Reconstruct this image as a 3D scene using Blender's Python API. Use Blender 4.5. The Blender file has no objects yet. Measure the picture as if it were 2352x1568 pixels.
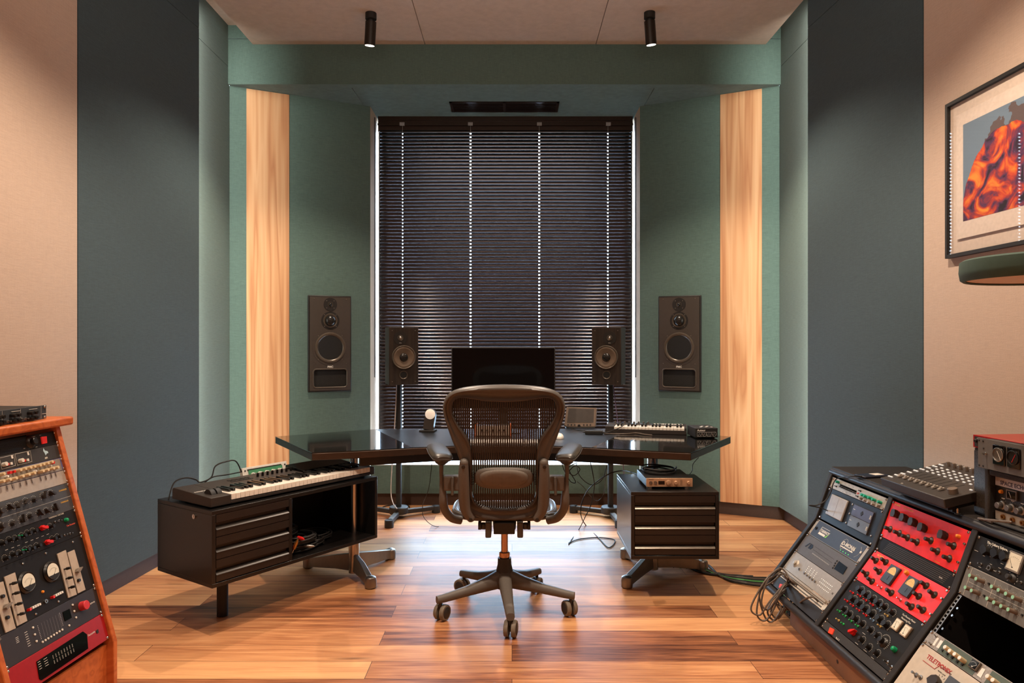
import bpy, math, random
from mathutils import Vector, Matrix
random.seed(7)
S = bpy.context.scene
COL = S.collection
# ------------------------------------------------------------------ camera
F, CX, CY, EYE = 1650.0, 1176.0, 784.0, 1.31
cam = bpy.data.cameras.new('camera'); cam.sensor_width = 36.0; cam.lens = 36.0 * F / 2352.0
cam.clip_start = 0.05
co = bpy.data.objects.new('camera', cam); COL.objects.link(co)
co.location = (0, 0, EYE); co.rotation_euler = (math.pi / 2, 0, 0)
S.camera = co
# ------------------------------------------------------------------ view + world
S.view_settings.view_transform = 'Standard'; S.view_settings.look = 'None'
S.view_settings.exposure = 0.0; S.view_settings.gamma = 1.0
S.view_settings.use_curve_mapping = False
w = bpy.data.worlds.new('world'); S.world = w; w.use_nodes = True
bg = w.node_tree.nodes['Background']
bg.inputs[0].default_value = (0.62, 0.80, 1.0, 1); bg.inputs[1].default_value = 26.0   # overcast daylight outside the window
# ------------------------------------------------------------------ lights
RC = -0.055            # centre line of the room
WARM = (1.0, 0.80, 0.62); NEUT = (1.0, 0.90, 0.78); COOL = (0.50, 0.74, 1.0)
def spot(loc, aim, power, size=80, blend=0.5, col=WARM, r=0.03):
    l = bpy.data.lights.new('spot_lamp', 'SPOT'); l.energy = power; l.color = col
    l.spot_size = math.radians(size); l.spot_blend = blend; l.shadow_soft_size = r
    o = bpy.data.objects.new('spot_lamp', l); COL.objects.link(o); o.location = loc
    o.rotation_euler = (Vector(aim) - Vector(loc)).to_track_quat('-Z', 'Y').to_euler(); return o
def area(loc, aim, sx, sy, power, col=NEUT, up='Y', spread=180):
    l = bpy.data.lights.new('area_lamp', 'AREA'); l.shape = 'RECTANGLE'; l.size = sx; l.size_y = sy
    l.energy = power; l.color = col; l.spread = math.radians(spread)
    o = bpy.data.objects.new('area_lamp', l); COL.objects.link(o); o.location = loc
    o.rotation_euler = (Vector(aim) - Vector(loc)).to_track_quat('-Z', up).to_euler(); return o
# the two spotlights seen on the ceiling and their row behind the camera
spot((-0.945, 4.68, 3.25), (-1.25, 4.0, 0.0), 165, 115, 0.6, r=0.02)
spot((0.915, 4.66, 3.25), (1.2, 4.0, 0.0), 165, 115, 0.6, r=0.02)
spot((-0.93, 2.5, 3.3), (-1.1, 2.7, 0.0), 210, 115, 0.6, r=0.02)
spot((0.90, 2.5, 3.3), (1.1, 2.7, 0.0), 210, 115, 0.6, r=0.02)
spot((-0.93, 0.6, 3.3), (-1.1, 0.9, 0.0), 110, 84, 0.6)
spot((0.90, 0.6, 3.3), (1.1, 0.9, 0.0), 110, 84, 0.6)
area((RC, -1.2, 3.3), (RC, 1.6, 0.9), 2.8, 1.6, 9, (1.0, 0.82, 0.66))   # added fill panel behind the camera, softens the contrast
area((RC, 2.3, 2.75), (RC, 2.7, 3.5), 2.2, 0.4, 26, (1.0, 0.86, 0.74))       # added uplight without a fixture, only brightens the ceiling
# cove strips hidden in the slots behind the dark side panels, shining along the room axis
for s in (-1, 1):
    area((RC + s * 1.977, 4.60, 1.85), (RC + s * 1.90, 5.6, 1.85), 0.04, 3.3, 7.5, (0.98, 0.95, 0.84), 'Y', 75)
# daylight that gets past the blind: low over the sill and at its two sides
area((RC + 0.02, 5.90, 0.47), (RC, 4.9, 0.05), 1.7, 0.16, 31, COOL, 'Y')
for s in (-1, 1):
    area((RC + s * 1.060, 6.035, 1.75), (RC + s * 1.12, 5.8, 1.75), 0.024, 2.8, 1.3, COOL, 'Y')

# ------------------------------------------------------------------ helpers
def P(px, py, D): return Vector(((px - CX) / F * D, D, EYE - (py - CY) / F * D))
def onZ(px, py, Z=0.0): return P(px, py, (EYE - Z) * F / (py - CY))
def hit(px, py, p0, n):
    d = P(px, py, 1.0) - Vector((0, 0, EYE)); o = Vector((0, 0, EYE))
    return o + d * ((Vector(p0) - o).dot(n) / d.dot(n))
def lin(c):
    if isinstance(c, str): c = tuple(int(c[i:i + 2], 16) for i in (0, 2, 4))
    return tuple(((x / 255) / 12.92 if x / 255 <= 0.04045 else ((x / 255 + 0.055) / 1.055) ** 2.4) for x in c)
MATS = {}
def pm(name, col, rough=0.5, metal=0.0, var=0.06, scale=60.0, bump=0.0, coat=0.0, spec=0.5, emis=None, estr=0.0, trans=0.0, stretch=None, sheen=0.0):
    if name in MATS: return MATS[name]
    m = bpy.data.materials.new(name); m.use_nodes = True; nt = m.node_tree; N = nt.nodes; L = nt.links
    b = N['Principled BSDF']; c = lin(col)
    b.inputs['Roughness'].default_value = rough; b.inputs['Metallic'].default_value = metal
    b.inputs['Specular IOR Level'].default_value = spec; b.inputs['Coat Weight'].default_value = coat
    b.inputs['Transmission Weight'].default_value = trans; b.inputs['Sheen Weight'].default_value = sheen
    b.inputs['Coat Roughness'].default_value = 0.05
    tc = N.new('ShaderNodeTexCoord'); mp = N.new('ShaderNodeMapping'); nz = N.new('ShaderNodeTexNoise')
    L.new(tc.outputs['Object'], mp.inputs[0]); L.new(mp.outputs[0], nz.inputs[0])
    if stretch: mp.inputs['Scale'].default_value = stretch
    nz.inputs['Scale'].default_value = scale; nz.inputs['Detail'].default_value = 4
    r = N.new('ShaderNodeMapRange'); L.new(nz.outputs[0], r.inputs[0])
    r.inputs[1].default_value = 0.3; r.inputs[2].default_value = 0.7
    r.inputs[3].default_value = 1 - var; r.inputs[4].default_value = 1 + var
    mx = N.new('ShaderNodeVectorMath'); mx.operation = 'SCALE'; mx.inputs[0].default_value = c
    L.new(r.outputs[0], mx.inputs['Scale']); L.new(mx.outputs[0], b.inputs['Base Color'])
    if bump:
        bp = N.new('ShaderNodeBump'); bp.inputs['Strength'].default_value = bump; bp.inputs['Distance'].default_value = 0.002
        L.new(nz.outputs[0], bp.inputs['Height']); L.new(bp.outputs[0], b.inputs['Normal'])
    if emis:
        b.inputs['Emission Color'].default_value = (*lin(emis), 1); b.inputs['Emission Strength'].default_value = estr
    MATS[name] = m; return m

def fabric(name, col, var=0.16, sc=260, bump=0.25):
    m = pm(name, col, 0.95, 0, var, sc, bump, spec=0.15, sheen=0.15)
    nt = m.node_tree; N = nt.nodes; L = nt.links     # woven threads: fine horizontal and vertical streaks
    nz = [n for n in N if n.type == 'TEX_NOISE'][0]; tc = [n for n in N if n.type == 'TEX_COORD'][0]
    mr = [n for n in N if n.type == 'MAP_RANGE'][0]
    acc = nz.outputs[0]
    for st in ((420, 420, 22), (22, 22, 420)):
        mp = N.new('ShaderNodeMapping'); mp.inputs['Scale'].default_value = st; n2 = N.new('ShaderNodeTexNoise')
        n2.inputs['Scale'].default_value = 1.0; n2.inputs['Detail'].default_value = 2
        L.new(tc.outputs['Object'], mp.inputs[0]); L.new(mp.outputs[0], n2.inputs[0])
        a = N.new('ShaderNodeMix'); a.inputs[0].default_value = 0.45
        L.new(acc, a.inputs[2]); L.new(n2.outputs[0], a.inputs[3]); acc = a.outputs[0]
    mr.inputs[1].default_value = 0.38; mr.inputs[2].default_value = 0.62
    L.new(acc, mr.inputs[0])
    return m

class MB:
    def __init__(s, M=None): s.v = []; s.f = []; s.m = []; s.mi = 0; s.M = M or Matrix()
    def add(s, vs, fs):
        b = len(s.v); s.v += [s.M @ Vector(v) for v in vs]
        s.f += [tuple(b + i for i in f) for f in fs]; s.m += [s.mi] * len(fs); return s
    def mat(s, i): s.mi = i; return s
    def box(s, c, d, R=None):
        x, y, z = d[0] / 2, d[1] / 2, d[2] / 2; c = Vector(c)
        vs = [Vector((i, j, k)) for k in (-z, z) for j in (-y, y) for i in (-x, x)]
        if R is not None: vs = [R @ v for v in vs]
        return s.add([c + v for v in vs], [(0, 2, 3, 1), (4, 5, 7, 6), (0, 1, 5, 4), (2, 6, 7, 3), (0, 4, 6, 2), (1, 3, 7, 5)])
    def b2(s, a, b): return s.box([(p + q) / 2 for p, q in zip(a, b)], [abs(q - p) for p, q in zip(a, b)])
    def prism(s, poly, z0, z1):
        ar = sum(poly[i - 1][0] * poly[i][1] - poly[i][0] * poly[i - 1][1] for i in range(len(poly)))
        if ar < 0: poly = list(reversed(poly))
        n = len(poly)
        return s.add([(x, y, z0) for x, y in poly] + [(x, y, z1) for x, y in poly],
                     [tuple(range(n - 1, -1, -1)), tuple(range(n, 2 * n))] + [(i, (i + 1) % n, n + (i + 1) % n, n + i) for i in range(n)])
    def lathe(s, prof, n=24, M=None, caps=True):
        M = M or Matrix(); vs = []; fs = []
        for r, z in prof: vs += [M @ Vector((r * math.cos(2 * math.pi * i / n), r * math.sin(2 * math.pi * i / n), z)) for i in range(n)]
        for k in range(len(prof) - 1): fs += [(k * n + i, k * n + (i + 1) % n, (k + 1) * n + (i + 1) % n, (k + 1) * n + i) for i in range(n)]
        if caps:
            fs.append(tuple(range(n - 1, -1, -1))); fs.append(tuple(range((len(prof) - 1) * n, len(prof) * n)))
        return s.add(vs, fs)
    def cyl(s, p0, p1, r0, r1=None, n=20):
        p0, p1 = Vector(p0), Vector(p1); d = p1 - p0; L = d.length
        M = Matrix.Translation(p0) @ d.to_track_quat('Z', 'Y').to_matrix().to_4x4()
        return s.lathe([(r0, 0), (r0 if r1 is None else r1, L)], n, M)
    def tube(s, pts, r, n=8, closed=False):
        pts = [Vector(p) for p in pts]; k = len(pts); vs = []; fs = []; prev = None
        for i, p in enumerate(pts):
            t = (pts[(i + 1) % k] - pts[i - 1]) if closed else (pts[min(i + 1, k - 1)] - pts[max(i - 1, 0)])
            if t.length < 1e-9: t = Vector((0, 0, 1))
            t.normalize()
            if prev is None: a = t.orthogonal().normalized()
            else:
                a = prev - t * prev.dot(t)
                if a.length < 1e-6: a = t.orthogonal()
                a.normalize()
            prev = a; bb = t.cross(a); rr = r[i] if isinstance(r, (list, tuple)) else r
            vs += [p + (a * math.cos(2 * math.pi * j / n) + bb * math.sin(2 * math.pi * j / n)) * rr for j in range(n)]
        for i in range(k if closed else k - 1):
            q = (i + 1) % k
            fs += [(i * n + j, i * n + (j + 1) % n, q * n + (j + 1) % n, q * n + j) for j in range(n)]
        if not closed: fs += [tuple(range(n - 1, -1, -1)), tuple(range((k - 1) * n, k * n))]
        return s.add(vs, fs)
    def ball(s, c, r, n=14, sz=None):
        sz = sz or (1, 1, 1); prof = [(r * math.sin(math.pi * i / 8) or 1e-5, -r * math.cos(math.pi * i / 8)) for i in range(9)]
        return s.lathe(prof, n, Matrix.Translation(c) @ Matrix.Diagonal((*sz, 1)), False)
    def text(s, t, size, M, ext=0.0003, align='LEFT', bold=0.0):
        vs, fs = glyphs(t, size, ext, align, bold); return s.add([M @ v for v in vs], fs)
    def mesh(s, name, mats, smooth=35):
        me = bpy.data.meshes.new(name); me.from_pydata([tuple(v) for v in s.v], [], s.f)
        for m in (mats if isinstance(mats, (list, tuple)) else [mats]): me.materials.append(m)
        me.polygons.foreach_set('material_index', s.m)
        me.polygons.foreach_set('use_smooth', [True] * len(s.f)); me.validate(); me.update()
        me.set_sharp_from_angle(angle=math.radians(smooth)); return me
    def obj(s, name, mats, parent=None, bevel=0, smooth=35, world=False, seg=2):
        """world=True: the vertices are world coordinates; shift them into the parent's frame."""
        if world and parent is not None:
            I = parent_world(parent).inverted(); s.v = [I @ v for v in s.v]
        o = bpy.data.objects.new(name, s.mesh(name, mats, smooth)); COL.objects.link(o)
        if parent is not None: o.parent = parent
        if bevel:
            b = o.modifiers.new('bevel', 'BEVEL'); b.width = bevel; b.segments = seg; b.limit_method = 'ANGLE'; b.angle_limit = math.radians(40)
        return o
def parent_world(o):
    M = o.matrix_basis.copy()
    while o.parent is not None: o = o.parent; M = o.matrix_basis @ M
    return M
GLY = {}
def glyphs(t, size, ext, align, bold):
    k = (t, size, ext, align, bold)
    if k in GLY: return GLY[k]
    cu = bpy.data.curves.new('txt', 'FONT'); cu.body = t; cu.size = size; cu.extrude = ext; cu.align_x = align; cu.offset = bold; cu.resolution_u = 2
    o = bpy.data.objects.new('txt', cu); COL.objects.link(o)
    me = bpy.data.meshes.new_from_object(o.evaluated_get(bpy.context.evaluated_depsgraph_get()))
    vs = [v.co.copy() for v in me.vertices]; fs = [tuple(p.vertices) for p in me.polygons]
    bpy.data.objects.remove(o); bpy.data.curves.remove(cu); bpy.data.meshes.remove(me)
    GLY[k] = (vs, fs); return GLY[k]
def tag(o, label=None, cat=None, group=None, kind=None):
    if label: o['label'] = label
    if cat: o['category'] = cat
    if group: o['group'] = group
    if kind: o['kind'] = kind
    return o
def thing(name, label, cat, loc=(0, 0, 0), rotz=0.0, group=None, M=None):
    o = bpy.data.objects.new(name, None); COL.objects.link(o); o.empty_display_size = 0.05
    if M is not None: o.matrix_basis = M
    else: o.location = loc; o.rotation_euler = (0, 0, rotz)
    return tag(o, label, cat, group)
def inst(me, name, parent, loc, rot=None, M=None):
    o = bpy.data.objects.new(name, me); COL.objects.link(o); o.parent = parent
    if M is not None: o.matrix_basis = M
    else:
        o.location = loc
        if rot: o.rotation_euler = rot
    return o
def dup(root, M=None, loc=None, label=None, group=None):
    r = root.copy(); COL.objects.link(r)
    if M is not None: r.matrix_basis = M
    if loc is not None: r.location = loc
    if label: r['label'] = label
    if group: r['group'] = group
    def rec(a, b):
        for ch in list(a.children):
            c = ch.copy(); COL.objects.link(c); c.parent = b; rec(ch, c)
    rec(root, r); return r
def smoothpts(p, k=8, closed=False):
    p = [Vector(q) for q in p]; out = []; n = len(p)
    for i in range(n if closed else n - 1):
        if closed: a, b, c, d = p[i - 1], p[i], p[(i + 1) % n], p[(i + 2) % n]
        else: a, b, c, d = p[max(i - 1, 0)], p[i], p[i + 1], p[min(i + 2, n - 1)]
        for j in range(k):
            t = j / k
            out.append(0.5 * ((2 * b) + (c - a) * t + (2 * a - 5 * b + 4 * c - d) * t * t + (3 * b - a - 3 * c + d) * t ** 3))
    if not closed: out.append(p[-1])
    return out
RX90 = Matrix.Rotation(math.pi / 2, 4, 'X')

# ------------------------------------------------------------------ materials
M_green = fabric('green wall fabric', (88, 109, 103))
M_navy = fabric('slate wall fabric', (60, 77, 83))
M_beige = fabric('beige wall fabric', (188, 165, 147), 0.08, 200, 0.15)
M_base = pm('brown skirting board', (72, 54, 46), 0.5)
M_black = pm('black lacquer', (20, 17, 16), 0.32, 0, 0.1, 20, coat=0.1)
M_blackmat = pm('matt black', (26, 24, 23), 0.6)
M_dark = pm('dark grey plastic', (46, 44, 43), 0.5)
M_chrome = pm('polished steel', (190, 185, 180), 0.22, 1.0, 0.03)
M_brushed = pm('brushed steel', (150, 145, 140), 0.38, 1.0, 0.05)
M_white = pm('white paint', (226, 222, 214), 0.4)
M_screen = pm('black glass', (8, 8, 9), 0.06, 0, 0, 10)
def wood_mat(name, c1, c2, c3, axis='Z', sc=1.0):
    m = bpy.data.materials.new(name); m.use_nodes = True; N = m.node_tree.nodes; L = m.node_tree.links; b = N['Principled BSDF']
    tc = N.new('ShaderNodeTexCoord'); mp = N.new('ShaderNodeMapping'); L.new(tc.outputs['Object'], mp.inputs[0])
    s = [11 * sc, 11 * sc, 11 * sc]; s['XYZ'.index(axis)] = 0.42 * sc; mp.inputs['Scale'].default_value = s
    n1 = N.new('ShaderNodeTexNoise'); n1.inputs['Scale'].default_value = 1.0; n1.inputs['Detail'].default_value = 2; n1.inputs['Distortion'].default_value = 0.25
    L.new(mp.outputs[0], n1.inputs[0])
    mu = N.new('ShaderNodeMath'); mu.operation = 'MULTIPLY'; mu.inputs[1].default_value = 9; L.new(n1.outputs[0], mu.inputs[0])
    fr = N.new('ShaderNodeMath'); fr.operation = 'PINGPONG'; fr.inputs[1].default_value = 1.0; L.new(mu.outputs[0], fr.inputs[0])
    mp2 = N.new('ShaderNodeMapping'); L.new(tc.outputs['Object'], mp2.inputs[0]); s2 = [90 * sc] * 3; s2['XYZ'.index(axis)] = 2.5 * sc; mp2.inputs['Scale'].default_value = s2
    n2 = N.new('ShaderNodeTexNoise'); n2.inputs['Scale'].default_value = 1; n2.inputs['Detail'].default_value = 3; L.new(mp2.outputs[0], n2.inputs[0])
    mx = N.new('ShaderNodeMix'); mx.inputs[0].default_value = 0.35; L.new(fr.outputs[0], mx.inputs[2]); L.new(n2.outputs[0], mx.inputs[3])
    cr = N.new('ShaderNodeValToRGB'); L.new(mx.outputs[0], cr.inputs[0]); e = cr.color_ramp.elements
    e[0].position = 0.12; e[0].color = (*lin(c1), 1); e[1].position = 0.85; e[1].color = (*lin(c3), 1)
    k = e.new(0.42); k.color = (*lin(c2), 1)
    L.new(cr.outputs[0], b.inputs['Base Color']); b.inputs['Roughness'].default_value = 0.45
    return m
M_wood = wood_mat('pale walnut veneer', (184, 126, 86), (206, 154, 110), (218, 172, 130))
M_cherry = wood_mat('orange cherry wood', (172, 84, 38), (190, 96, 44), (202, 108, 54), 'Z', 1.4)

def floor_mat():
    m = bpy.data.materials.new('teak plank floor'); m.use_nodes = True; N = m.node_tree.nodes; L = m.node_tree.links; b = N['Principled BSDF']
    tc = N.new('ShaderNodeTexCoord')
    br = N.new('ShaderNodeTexBrick'); L.new(tc.outputs['Object'], br.inputs[0])
    br.offset = 0.37; br.offset_frequency = 2; br.inputs['Scale'].default_value = 1.0
    br.inputs['Brick Width'].default_value = 1.55; br.inputs['Row Height'].default_value = 0.155; br.inputs['Mortar Size'].default_value = 0.0012
    br.inputs['Color1'].default_value = (0, 0, 0, 1); br.inputs['Color2'].default_value = (1, 1, 1, 1); br.inputs['Mortar'].default_value = (0.5, 0.5, 0.5, 1); br.inputs['Mortar Smooth'].default_value = 0.1
    sp = N.new('ShaderNodeVectorMath'); sp.operation = 'SCALE'; sp.inputs['Scale'].default_value = 37.0; L.new(br.outputs['Color'], sp.inputs[0])
    ad = N.new('ShaderNodeVectorMath'); L.new(tc.outputs['Object'], ad.inputs[0]); L.new(sp.outputs[0], ad.inputs[1])   # every plank has its own grain
    mp = N.new('ShaderNodeMapping'); mp.inputs['Scale'].default_value = (1.4, 16, 1); L.new(ad.outputs[0], mp.inputs[0])
    n1 = N.new('ShaderNodeTexNoise'); n1.inputs['Scale'].default_value = 1; n1.inputs['Detail'].default_value = 5; n1.inputs['Distortion'].default_value = 1.1; L.new(mp.outputs[0], n1.inputs[0])
    mp2 = N.new('ShaderNodeMapping'); mp2.inputs['Scale'].default_value = (6, 150, 1); L.new(ad.outputs[0], mp2.inputs[0])
    n2 = N.new('ShaderNodeTexNoise'); n2.inputs['Scale'].default_value = 1; n2.inputs['Detail'].default_value = 3; L.new(mp2.outputs[0], n2.inputs[0])
    sx = N.new('ShaderNodeSeparateColor'); L.new(br.outputs['Color'], sx.inputs[0])
    a = N.new('ShaderNodeMix'); a.inputs[0].default_value = 0.4; L.new(n1.outputs[0], a.inputs[2]); L.new(n2.outputs[0], a.inputs[3])
    c = N.new('ShaderNodeMix'); c.inputs[0].default_value = 0.30; L.new(a.outputs[0], c.inputs[2]); L.new(sx.outputs[0], c.inputs[3])
    cr = N.new('ShaderNodeValToRGB'); L.new(c.outputs[0], cr.inputs[0]); e = cr.color_ramp.elements
    e[0].position = 0.28; e[0].color = (*lin((84, 46, 30)), 1); e[1].position = 0.70; e[1].color = (*lin((224, 170, 118)), 1)
    k = e.new(0.40); k.color = (*lin((158, 100, 64)), 1); k = e.new(0.52); k.color = (*lin((198, 140, 94)), 1)
    # knots
    mp3 = N.new('ShaderNodeMapping'); mp3.inputs['Scale'].default_value = (1.1, 3.6, 1); L.new(ad.outputs[0], mp3.inputs[0])
    vo = N.new('ShaderNodeTexVoronoi'); vo.inputs['Scale'].default_value = 1.3; L.new(mp3.outputs[0], vo.inputs[0])
    kr = N.new('ShaderNodeMapRange'); kr.inputs[1].default_value = 0.02; kr.inputs[2].default_value = 0.16; kr.inputs[3].default_value = 0.75; kr.inputs[4].default_value = 0.0; L.new(vo.outputs[0], kr.inputs[0])
    km = N.new('ShaderNodeMath'); km.operation = 'MULTIPLY'; L.new(kr.outputs[0], km.inputs[0])
    n3 = N.new('ShaderNodeMapRange'); n3.inputs[1].default_value = 0.42; n3.inputs[2].default_value = 0.6; L.new(n1.outputs[0], n3.inputs[0]); L.new(n3.outputs[0], km.inputs[1])
    m1 = N.new('ShaderNodeMix'); m1.data_type = 'RGBA'; L.new(km.outputs[0], m1.inputs[0]); L.new(cr.outputs[0], m1.inputs[6]); m1.inputs[7].default_value = (*lin((70, 36, 20)), 1)
    m2 = N.new('ShaderNodeMix'); m2.data_type = 'RGBA'; L.new(br.outputs['Fac'], m2.inputs[0]); L.new(m1.outputs[2], m2.inputs[6]); m2.inputs[7].default_value = (*lin((70, 40, 26)), 1)
    L.new(m2.outputs[2], b.inputs['Base Color']); b.inputs['Roughness'].default_value = 0.42; b.inputs['Specular IOR Level'].default_value = 0.22
    bp = N.new('ShaderNodeBump'); bp.inputs['Strength'].default_value = 0.12; bp.inputs['Distance'].default_value = 0.001; L.new(n2.outputs[0], bp.inputs['Height']); L.new(bp.outputs[0], b.inputs['Normal'])
    return m
M_floor = floor_mat()

# ------------------------------------------------------------------ room shell
def struct(name, mb, m, parent=None, **k):
    o = mb.obj(name, m, parent, **k)
    if parent is None: o['kind'] = 'structure'
    return o
ZC, ZS, ZT = 3.61, 3.18, 3.31       # ceiling, soffit over the window, panel seam
struct('floor', MB().b2((-2.6, -3.2, -0.1), (2.5, 6.4, 0)), M_floor)
struct('ceiling', MB().b2((-2.6, -3.2, ZC), (2.5, 6.4, ZC + 0.15)), M_beige)
struct('wall_back', MB().b2((-2.6, -3.2, 0), (2.5, -3.0, ZC)), M_beige)
G = 0.0025
for s, side in ((-1, 'left'), (1, 'right')):
    X = lambda r: RC + s * r
    struct('wall_' + side, MB().b2((X(2.02), -3.0, 0.1), (X(2.35), 3.428, ZC)), M_beige)
    dk = [(X(2.018), 3.432), (X(1.945), 4.59), (X(2.35), 4.59), (X(2.35), 3.432)]
    struct('wall_%s_slate_panel' % side, MB().prism(dk, 0.1, ZT - G).prism(dk, ZT + G, ZC), M_navy)
    p1 = [(X(2.01), 4.60), (X(2.01), 5.249), (X(2.35), 5.249), (X(2.35), 4.60)]
    struct('wall_%s_return' % side, MB().prism(p1, 0.1, ZT - G).prism(p1, ZT + G, ZC), M_green)
    sp = [(X(2.006), 5.252), (X(1.073), 5.716), (X(1.25), 6.1), (X(2.35), 6.1), (X(2.35), 5.252)]
    struct('wall_front_' + side, MB().prism(sp, 0.1, ZS - 0.001), M_green)
    # baseboards, set back under the panels
    struct('baseboard_' + side, MB().b2((X(2.05), -3.0, 0), (X(2.35), 3.5, 0.1)).prism([(X(2.05), 3.5), (X(1.985), 4.56), (X(2.052), 4.6), (X(2.052), 5.27), (X(2.35), 5.27), (X(2.35), 3.5)], 0, 0.1), M_base)
    struct('baseboard_front_' + side, MB().prism([(X(2.052), 5.271), (X(1.095), 5.75), (X(1.09), 6.1), (X(2.35), 6.1), (X(2.35), 5.271)], 0, 0.1), M_base)
    # walnut strip on the splayed wall
    a, b_ = Vector((X(2.006), 5.252, 0)), Vector((X(1.073), 5.716, 0)); d = (b_ - a).normalized(); n = Vector((-s * abs(d.y), -abs(d.x), 0)).normalized()
    pxs = (566, 664) if s < 0 else (1750, 1654.5)
    q = [hit(px, 784, a, n) for px in pxs]
    struct('trim_1' if s < 0 else 'trim_2', MB().prism([tuple((q[0] + n * 0.004).xy), tuple((q[1] + n * 0.004).xy), tuple((q[1] - n * 0.03).xy), tuple((q[0] - n * 0.03).xy)], 0.099, ZS - 0.004), M_wood)
SPL = {s: (Vector((RC + s * 2.006, 5.252, 0)), Vector((RC + s * 1.073, 5.716, 0))) for s in (-1, 1)}
# beam above the window bay with its fabric soffit in three boards
bm = MB().b2((RC - 2.01, 5.225, ZS), (RC + 2.01, 5.30, 3.51 - G)).b2((RC - 2.01, 5.225, 3.51 + G), (RC + 2.01, 5.30, ZC))
struct('wall_front_beam', bm, M_green)
sf = MB()
for x0, x1 in ((RC - 2.01, -1.18 - G), (-1.18 + G, 1.05 - G), (1.05 + G, RC + 2.01)): sf.b2((x0, 5.3, ZS), (x1, 6.3, ZS + 0.2))
struct('ceiling_soffit', sf, M_green)
cl = MB()
for x0, x1 in ((-1.885, -0.633 - G), (-0.633 + G, 0.61 - G), (0.61 + G, 1.845)): cl.b2((x0, -2.4, 3.47), (x1, 5.224, 3.57))
struct('ceiling_cloud', cl, M_beige)
struct('wall_front', MB().b2((RC - 1.073, 5.72, 0.1), (RC + 1.073, 6.3, 0.3248)), M_green)
struct('baseboard_front', MB().b2((RC - 1.09, 5.755, 0), (RC + 1.09, 6.3, 0.1)), M_base)

# window bay: painted jambs, sill, frame and glass
M_jamb = pm('grey painted jamb', (186, 160, 134), 0.7)
wn = bpy.data.objects.new('window_1', None); COL.objects.link(wn); wn.location = (RC, 6.1, 0.33); wn['kind'] = 'structure'
MB().b2((RC - 1.07, 5.722, 0.325), (RC + 1.07, 6.3, 0.33)).obj('window_sill', pm('white sill', (222, 226, 230), 0.5), wn, world=True)
for s in (-1, 1):
    MB().prism([(RC + s * 1.073, 5.722), (RC + s * 1.073, 6.3), (RC + s * 1.2, 6.3), (RC + s * 1.08, 5.722)], 0.33, ZS).obj('window_jamb', M_jamb, wn, world=True)
fr = MB()
for x in (-1.05, 1.05): fr.box((RC + x, 6.13, 1.755), (0.05, 0.05, 2.85))
fr.box((RC, 6.13, 0.355), (2.14, 0.05, 0.05)).box((RC, 6.13, 3.15), (2.14, 0.05, 0.06))
fr.obj('window_frame', M_blackmat, wn, world=True)
gm = bpy.data.materials.new('window glass'); gm.use_nodes = True
_n = gm.node_tree.nodes; _l = gm.node_tree.links; _n.remove(_n['Principled BSDF']); _t = _n.new('ShaderNodeBsdfTransparent'); _g = _n.new('ShaderNodeBsdfGlossy'); _g.inputs['Roughness'].default_value = 0.02
_w = _n.new('ShaderNodeLayerWeight'); _p = _n.new('ShaderNodeMath'); _p.operation = 'POWER'; _p.inputs[1].default_value = 4.0; _l.new(_w.outputs['Facing'], _p.inputs[0]); _f = _n.new('ShaderNodeMath'); _f.operation = 'MULTIPLY_ADD'; _f.inputs[1].default_value = 0.8; _f.inputs[2].default_value = 0.03; _l.new(_p.outputs[0], _f.inputs[0]); _m = _n.new('ShaderNodeMixShader'); _l.new(_f.outputs[0], _m.inputs[0]); _l.new(_t.outputs[0], _m.inputs[1]); _l.new(_g.outputs[0], _m.inputs[2]); _l.new(_m.outputs[0], _n['Material Output'].inputs[0])
MB().b2((RC - 1.05, 6.138, 0.36), (RC + 1.05, 6.142, 3.14)).obj('window_pane', gm, wn, world=True)

# venetian blind: head rail, slats with their cord holes, ladder cords, bottom rail
bl = thing('venetian_blind', 'black venetian blind with narrow closed slats covering the tall window', 'blind', (RC, 6.0, 0.36))
M_slat = pm('black slat enamel', (84, 81, 83), 0.18, 1.0, 0.0, 10)
cordx = [P(px, 600, 6.0).x - RC for px in (925, 1081, 1238.5, 1396)]
HX = 1.048
xs = [-HX]
for c, wd in zip(cordx, (0.0035, 0.006, 0.006, 0.0045)): xs += [c - wd, c + wd]
xs.append(HX)
NP = 9; WS = 0.0345; vs = []; fs = []
tilt = math.radians(70)
for j in range(NP):
    t = j / (NP - 1) - 0.5; u = t * WS; bow = 0.0055 * (1 - (2 * t) ** 2)
    y = -bow * math.sin(tilt) + u * math.cos(tilt); z = u * math.sin(tilt) + bow * math.cos(tilt)      # inner edge down
    for x in xs: vs.append((x, y, z))
nx = len(xs)
for j in range(NP - 1):
    for i in range(nx - 1):
        if i % 2 == 1 and j in (3, 4): continue          # the cord holes
        fs.append((j * nx + i, j * nx + i + 1, (j + 1) * nx + i + 1, (j + 1) * nx + i))
sl = MB().add(vs, fs).mesh('slat', M_slat, 60)
ztop = P(0, 300, 6.0).z; pitch = 0.02873; k = 0
z = ztop
while z > 0.40:
    if k < 96: inst(sl, 'slat', bl, (0, 0, z - 0.36)); k += 1
    z -= pitch
MB().b2((-1.06, -0.03, 2.79), (1.06, 0.03, 2.82)).b2((-1.062, -0.035, 2.745), (1.062, -0.029, 2.762)).b2((-1.062, -0.005, 2.70), (1.062, 0.0, 2.80)).obj('head_rail', pm('bronze rail', (60, 46, 38), 0.35, 0.6), bl)
MB().b2((-1.05, -0.014, 0.0), (1.05, 0.014, 0.014)).obj('bottom_rail', M_slat, bl)
cd = pm('grey ladder cord', (150, 150, 150), 0.7)
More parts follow.
